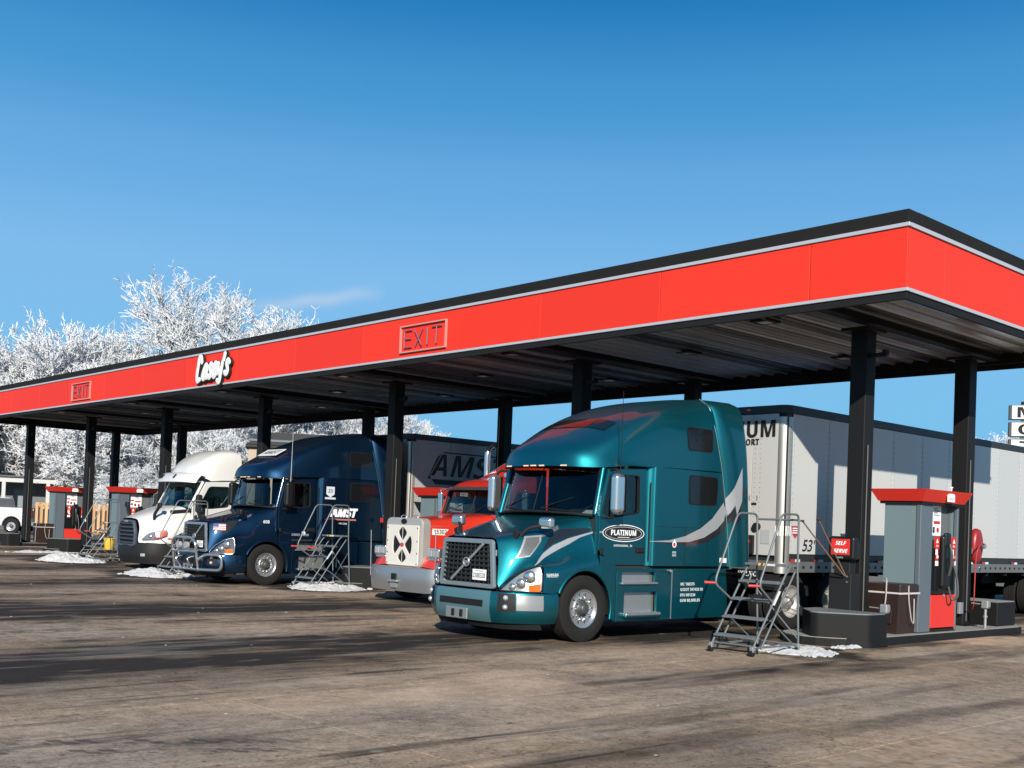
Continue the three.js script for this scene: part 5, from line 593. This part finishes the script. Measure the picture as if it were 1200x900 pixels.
/* ---------- snow ---------- */
function snow(label, x, z, rx, rz, h, n) { const N = Math.min(150, Math.round(60 + rx * 50)), s = new THREE.PlaneGeometry(2, 2, N, N).rotateX(-Math.PI / 2), p = s.attributes.position; for (let i = 0; i < p.count; i++) { const a = p.getX(i), b = p.getZ(i), d = Math.hypot(a, b) + .75 * (fbm(a * rx * 1.6 + n * 7, b * rz * 1.6, 4) - .45), e = Math.max(0, .92 - d), l1 = fbm(a * rx * 4 + n, b * rz * 4, 3), l2 = Math.abs(fbm(a * rx * 11 + n, b * rz * 11, 3) - .5) * 2; p.setXYZ(i, x + a * rx, e > 0 ? h * .9 * (Math.min(1, e * 2.2) ** .6 * (.25 + .8 * l1 + .3 * l2)) - .03 : -.05, z + b * rz); } s.computeVertexNormals(); const lumps = []; for (let k = 0; k < 90; k++) { const t = rr(0, 6.28), q = Math.sqrt(rnd()) * 1.05, g = rr(.012, .05) * (.6 + h * 2.5); lumps.push(new THREE.IcosahedronGeometry(g, 0).scale(rr(.8, 1.7), rr(.4, .8), rr(.8, 1.7)).rotateY(rr(0, 6)).translate(x + Math.cos(t) * q * rx, g * .25, z + Math.sin(t) * q * rz)); } return solo('snow_patch', [s, ...lumps], snowMat, label, 'snow', null, 'stuff'); }
snow('dirty snow lumps under the ladder beside the teal truck', -9.35, -14.5, .7, .62, .13, 1); snow('thin snow along the nearest island kerb', -9.35, -16.1, .16, .6, .1, 2); snow('snow patch beside the blue truck wheel', -23.1, -15.1, 1.1, 1.0, .2, 3); snow('snow patch in front of the white truck and bull bar', -28.6, -13.3, 1.5, .9, .25, 4); snow('snow heap under the ladder left of the white truck', -36.2, -13.9, 1.5, 1.0, .32, 5); snow('thin snow along the island kerb left of the white truck', -42.6, -15.3, .35, 1.6, .14, 6);
// tufts of packed snow and litter
{ const g = []; for (let k = 0; k < 26; k++) { const x = rr(-26, -5), z = rr(-12.5, -4.5), s = rr(.008, .022); g.push(new THREE.IcosahedronGeometry(s, 0).scale(rr(1, 2.2), .35, rr(1, 2)).translate(x, .004, z)); } stuff(solo('ice_crumbs', g, mat([.4, .38, .36]), 'scattered crumbs of ice on the concrete', 'ice', null, 'stuff')); }

/* ---------- background: frosted trees ---------- */
const barkM = mat([.025, .02, .017], { roughness: .95 }), frostM = mat([.72, .73, .745], { roughness: .9 });
function growTree(H, spread, nTwig, bare, droop) {
  const bark = [], bi = [], fr = [], fi = [];
  const seg = (P, I, a, b, r0, r1, n) => { // open tapered prism
    const d = b.clone().sub(a).normalize(), u = Math.abs(d.y) < .9 ? V(0, 1, 0) : V(1, 0, 0), s = d.clone().cross(u).normalize(), t = d.clone().cross(s), o = P.length / 3;
    for (const [p, r] of [[a, r0], [b, r1]]) for (let k = 0; k < n; k++) { const q = k / n * Math.PI * 2, c = Math.cos(q) * r, e = Math.sin(q) * r; P.push(p.x + s.x * c + t.x * e, p.y + s.y * c + t.y * e, p.z + s.z * c + t.z * e); }
    for (let k = 0; k < n; k++) { const k2 = (k + 1) % n; I.push(o + k, o + n + k, o + k2, o + k2, o + n + k, o + n + k2); }
  };
  const tips = [];
  const branch = (p, d, len, r, lv, calm = 1) => {
    const n = lv < 2 ? 4 : 3; let a = p.clone(); const dir = d.clone(); let rad = r;
    for (let k = 0; k < n; k++) {
      dir.add(V(rr(-1, 1), rr(-.6, .9) - droop * (lv > 2 ? .8 : 0), rr(-1, 1)).multiplyScalar((.17 + .05 * lv) * calm)).normalize(); const b = a.clone().addScaledVector(dir, len / n), r2 = rad * .8;
      if (lv < 3) seg(bark, bi, a, b, rad, r2, lv ? 5 : 8); else seg(fr, fi, a, b, Math.max(rad, .03), Math.max(r2, .026), 3);
      if (lv >= 3) for (let q = 0; q < 2; q++) { const c0 = a.clone().lerp(b, rnd()), e0 = c0.clone().addScaledVector(V(rr(-1, 1), rr(-.3, 1) - droop, rr(-1, 1)).addScaledVector(dir, .6).normalize(), rr(.16, .42) * H / 16); seg(fr, fi, c0, e0, .026, .018, 3); }
      if (lv === 2 || lv === 1) { const up = V(0, rad * .55, 0); seg(fr, fi, a.clone().add(up), b.clone().add(V(0, r2 * .55, 0)), rad * .75, r2 * .75, 4); } // rime on the upper side
      if (lv >= 1) { const m = lv === 1 ? 2 : lv === 2 ? 4 : 3; for (let q = 0; q < m; q++) { const t = rr(.2, 1), c = a.clone().lerp(b, t), sd = V(rr(-1, 1), rr(-.4, .8) - droop, rr(-1, 1)).addScaledVector(dir, .7).normalize(); if (lv < 4 && (lv < 3 || rnd() < .5)) branchQ.push([c, sd, len * rr(.36, .6), rad * .5, lv + 1]); } }
      a = b; rad = r2;
    }
    if (lv < 3) for (let q = 0; q < 3; q++) branchQ.push([a.clone(), dir.clone().add(V(rr(-.7, .7), rr(-.1, .4), rr(-.7, .7))).normalize(), len * .52, rad * .8, lv + 1]);
  };
  let branchQ = [];
  const th = H * (.2 + .06 * rnd()); seg(bark, bi, V(0, -.2, 0), V(rr(-.2, .2), th, rr(-.2, .2)), H * .024, H * .018, 9);
  const nl = 8 + Math.floor(rnd() * 3); for (let k = 0; k < nl; k++) { const a = k * 2.4 + rr(-.3, .3), tilt = k === 0 ? .06 : (.14 + .8 * k / nl) * spread; branchQ.push([V(0, th * rr(.8, 1.02), 0), V(Math.cos(a) * Math.sin(tilt), Math.cos(tilt), Math.sin(a) * Math.sin(tilt)), H * rr(.4, .48) * (1.12 - .35 * Math.sin(tilt)), H * .011, 1, k < 3 ? .35 : .8]); }
  let guard = 0; while (branchQ.length && guard++ < 200000 && fi.length < nTwig * 18) { const q = branchQ; branchQ = []; for (const b of q) branch(...b); }
  const mk = (P, I) => { const g = new THREE.BufferGeometry(); g.setAttribute('position', new THREE.Float32BufferAttribute(P, 3)); g.setIndex(I); g.computeVertexNormals(); return g; };
  return [mk(bark, bi), mk(fr, fi)];
}
{
  const kinds = [[20, 1.0], [14, 1.05], [15, .95], [12, 1.15]].map(([h, s], i) => { const g = growTree(h, s, 30000, 0, i === 3 ? .15 : 0); let top = 0; const p = g[1].attributes.position; for (let k = 0; k < p.count; k++) top = Math.max(top, p.getY(k)); return { g, top }; });
  const tree = (k, x, z, h, turn, label, group) => { const t = thing('frosted_tree', label, 'tree', [x, 0, z], turn, group), s = h / kinds[k].top; const a = part('trunk', kinds[k].g[0], barkM, t), b = part('crown', kinds[k].g[1], frostM, t); a.scale.setScalar(s); b.scale.setScalar(s); return t; };
  const row = 'frosted trees behind the canopy', lab = 'bare tree white with frost in the row behind the canopy';
  tree(0, -78.2, -39.9, 20.4, .3, 'tallest frosted tree rising above the canopy near the shop name', row);
  tree(2, -83.5, -37.2, 14.8, 4.4, 'frosted tree crowding the left side of the tallest one', row);
  tree(1, -80.5, -40.8, 14.6, 2.9, 'frosted tree crowding the right side of the tallest one', row);
  [[1, -82, -31.2, 16.2, 1], [2, -84.8, -35.2, 16.6, 2.2], [3, -86, -29.4, 14.6, .4], [1, -87, -25.5, 15, 3.1], [2, -90, -41.5, 16.0, 4.0], [1, -92, -30, 15.5, 5.2], [3, -79.3, -46.7, 13.5, 2.6], [2, -81.7, -54.1, 13.8, 1.4], [1, -84, -61.3, 13.6, .2], [3, -90, -50, 14, 3.6], [2, -100, -38, 16, .9], [1, -86, -22, 14.5, 2], [3, -88, -46, 16.5, 5]].forEach(([k, x, z, h, r], i) => tree(k, x, z, h, r, ['frosted tree rising above the faint left EXIT sign', 'frosted tree just left of the tallest one', 'frosted tree above the left end of the canopy'][i] || lab, row));
  tree(3, -68.5, -27.6, 10.5, 1.1, 'low dense frosted tree seen under the left end of the canopy', row); tree(2, -68.5, -33.2, 9.2, 3.3, 'frosted tree seen under the canopy behind the white truck', row); tree(1, -71, -38, 10, .7, 'frosted tree seen under the canopy above the blue truck', row);
  const hd = 'low frosted shrub in the hedge beyond the islands', hg = 'frosted shrubs'; [[-64.5, -27.8, 4.2], [-66.5, -29.6, 4.8], [-67, -32, 5.2], [-69.5, -30, 4.6], [-70, -34.5, 5.4], [-72, -39, 5.5], [-73, -44, 6], [-75, -49, 6], [-77, -55, 6]].forEach(([x, z, h], k) => { const t = tree(3, x, z, h, k * 1.7, hd, hg); t.name = numbered('frosted_shrub'); t.userData.category = 'shrub'; t.scale.set(1.25, 1, 1.25); });
  const far = 'distant frosted trees by the motel sign', fl = 'small distant frosted tree left of the motel sign'; [[2, -61.3, -136.9, 15.6, 0], [1, -65.5, -141, 15.2, 2], [3, -60.5, -143, 16.2, 4], [1, -63.5, -139, 15.4, 5]].forEach(q => tree(...q, fl, far).scale.set(1.5, 1, 1.5)); 
}

/* ---------- house, pickup, crates, motel sign ---------- */
{
  const h = thing('house', 'white house with a dark porch behind the left end of the canopy', 'house', [-80.5, 0, -27.4], 71.6 * DEG), w = mat([.5, .5, .48], { roughness: .7 }), dk = mat([.07, .08, .09], { roughness: .6 }), rf = mat([.10, .10, .11], { roughness: .9 }), P = (n, g, m, p = h) => part(n, g, m, p);
  P('wall', [span(-9, 2.2, 0, 3.7, -6, -1.6)], mat([.13, .14, .15], { roughness: .7 })); P('upper_wall', [span(-9, -2.1, 3.7, 7.4, -6.2, -2.2)], w); for (let k = 0; k < 14; k++) P('siding_board', [span(-9, -2.09, 3.9 + k * .25, 4.1 + k * .25, -2.2, -2.17)], w); P('roof', [frontExt([[-9.5, 7.35], [-1.7, 7.35], [-5.6, 9.6]], -6.6, 4.8), span(-9.3, 2.5, 3.7, 3.82, -6.2, 0.4)], rf);
  const wd = P('window', [span(-3.3, -2.55, 4.7, 6.2, -2.21, -2.15)], M.darkGlass); part('frame', [span(-3.4, -3.3, 4.6, 6.3, -2.2, -2.12), span(-2.55, -2.45, 4.6, 6.3, -2.2, -2.12)], w, wd); P('porch_beam', [span(-9, 2.3, 3.35, 3.72, .0, .25)], w); for (const x of [-4.4, -1.35, 1.5]) P('porch_post', [bx(.24, 3.35, .24, x, 1.68, .12)], w); P('porch_floor', [span(-9, 2.3, 0, .5, -1.6, .3)], dk); const door = P('door', [span(-.7, .35, .5, 2.9, -1.62, -1.56)], mat([.2, .22, .24])); part('handle', [bx(.05, .05, .06, .2, 1.6, -1.53)], M.galv, door); const rl = P('porch_railing', [span(-9, 2.3, 1.5, 1.58, .08, .16)], w); for (let k = 0; k < 40; k++) part('baluster', [span(-8.9 + k * .28, -8.84 + k * .28, .5, 1.5, .09, .15)], w, rl);
}
{
  const h = thing('tan_building', 'tan building with a dark roof behind the blue truck', 'building', [-56.4, 0, -35.6], 58 * DEG), P = (n, g, m, p = h) => part(n, g, m, p), w = mat([.42, .33, .24], { roughness: .8 });
  P('wall', [span(-3.75, 6, 0, 5.75, -6, 0)], w); P('roof', [frontExt([[-3.95, 5.7], [6.2, 5.7], [6.2, 6.6], [-3.2, 6.6]], -6.3, 6.6), span(-3.85, 6.15, 5.85, 5.93, .3, .36)], mat([.03, .031, .033], { roughness: .8 })); P('roof_band', [span(-3.75, 6.1, 6.05, 6.17, .3, .33)], mat([.12, .14, .16], { roughness: .6 }));
  for (const x of [-3.25, -.2, 2.4]) { const wd = P('window', [span(x, x + .32, 4.95, 5.55, -.02, .03)], M.darkGlass); part('frame', [span(x - .05, x, 4.9, 5.6, 0, .04), span(x + .32, x + .37, 4.9, 5.6, 0, .04), span(x - .05, x + .37, 4.85, 4.9, 0, .05)], mat([.3, .25, .2]), wd); }
}
{
  const p = thing('pickup_truck', 'white pickup truck parked behind the far left island', 'pickup', [-72.0, 0, -22.2], -42.5 * DEG + Math.PI), w = phys([.55, .55, .535], { roughness: .35, clearcoat: .8 }), P = (n, g, m, q = p) => part(n, g, m, q), S = 1.16; p.scale.setScalar(S);
  const arc = (z, r) => Array.from({ length: 9 }, (_, k) => { const a = Math.PI - Math.PI * k / 8; return [z + Math.cos(a) * r, .42 + Math.sin(a) * r]; });
  const side = [[-2.85, .5], [-2.85, .75], [-2.8, 1.2], [-1.3, 1.28], [-.9, 1.3], [-.55, 1.85], [.8, 1.9], [1.1, 1.85], [1.2, 1.38], [2.85, 1.38], [2.9, .6], ...arc(1.85, .5).reverse(), ...arc(-1.8, .5).reverse()];
  P('body', [sideExt(side, -.95, 1.9, [roundPts([[-.7, 1.35], [-.45, 1.75], [.15, 1.78], [.15, 1.35]], .05), roundPts([[.25, 1.35], [.25, 1.78], [.85, 1.78], [.95, 1.4]], .05)], .04)], w); P('cab_glass', [sideExt([[-.75, 1.33], [-.5, 1.77], [.85, 1.8], [1.0, 1.36]], -.93, 1.86)], M.darkGlass); P('bed', [span(-.85, .85, .95, 1.395, 1.3, 2.8)], M.plastic); P('bumper', [bx(1.9, .2, .15, 0, .55, 2.95, .04)], M.chrome); for (const s of [1, -1]) { P('tail_light', [bx(.1, .38, .12, .9 * s, 1.1, 2.86, .02)], M.redLens); P('headlight', [bx(.3, .18, .1, .75 * s, .95, -2.84, .03)], M.lens); for (const z of [1.85, -1.8]) wheel(p, .82 * s, .4, z, s, 'steer', .4); } P('tailgate', [bx(1.6, .5, .04, 0, 1.1, 2.9, .02)], w);
}
{
  const tan = [[.52, .30, .14], [.46, .26, .12], [.58, .36, .19]].map(c => mat(c, { roughness: .75 })), mk = (x, z, l) => { const c = thing('slatted_crate', l, 'crate', [x, 0, z], 66 * DEG, 'wooden slatted crates'); for (let k = 0; k < 6; k++) { part('slat', [bx(.14, 1.55, .03, -.62 + k * .245, 1.18, .42, .005)], tan[k % 3], c); part('slat', [bx(.14, 1.55, .03, -.62 + k * .245, 1.18, -.42, .005)], tan[(k + 1) % 3], c); } for (const y of [.5, 1.8]) part('rail', [bx(1.45, .09, .04, 0, y, .385), bx(1.45, .09, .04, 0, y, -.385), bx(.04, .09, .8, .7, y, 0), bx(.04, .09, .8, -.7, y, 0)], tan[1], c); part('load', [bx(1.3, 1.2, .7, 0, 1.0, 0, .05)], mat([.10, .07, .05], { roughness: .9 }), c); part('pallet', [bx(1.5, .14, .95, 0, .3, 0), ...[-.6, 0, .6].map(q => bx(.14, .23, .95, q, .115, 0))], tan[0], c); return c; };
  mk(-62.05, -22.5, 'wooden slatted crate behind the far left pump'); mk(-61.1, -25.0, 'wooden slatted crate seen through the ladder left of the white truck');
  const b = thing('yellow_bucket', 'yellow bucket on the island left of the white truck', 'bucket', [-43.1, .14, -18.0]); part('pail', [lathe([[0, 0], [.17, 0], [.21, .42], [.22, .42], [.22, .44], [.2, .44], [.165, .03], [0, .03]], 24)], mat([.72, .45, .04], { roughness: .45 }), b); part('handle', [pipe([[-.21, .42, 0], [-.16, .6, 0], [.16, .6, 0], [.21, .42, 0]], .01)], M.galv, b);
}
{
  const s = thing('motel_sign', 'tall motel sign of stacked white letter boxes at the right edge', 'sign', [-27.25, 0, -64.6], 30 * DEG), box = mat([.035, .03, .03], { roughness: .6 }); part('pole', [rod([0, 0, -.2], [0, 10, -.2], .12), rod([.1, 9.9, -.2], [.1, 10, -.2], .2)], box, s);
  'MOTEL'.split('').forEach((ch, k) => { const y = 9.35 - k * .98, b = part('letter_box', [bx(1.75, .82, .42, .1, y, 0, .01)], box, s); part('face', [bx(1.6, .77, .03, .17, y, .21, .004)], M.white, b); part('letter', [text(ch, .5, .02).scale(1.9, 1.2, 1).translate(.14, y, .226)], M.black, b); part('connector', [bx(1.0, .05, .12, 0, y - .49, .0)], mat([.2, .3, .33]), s); });
}
renderer.render(scene, camera);
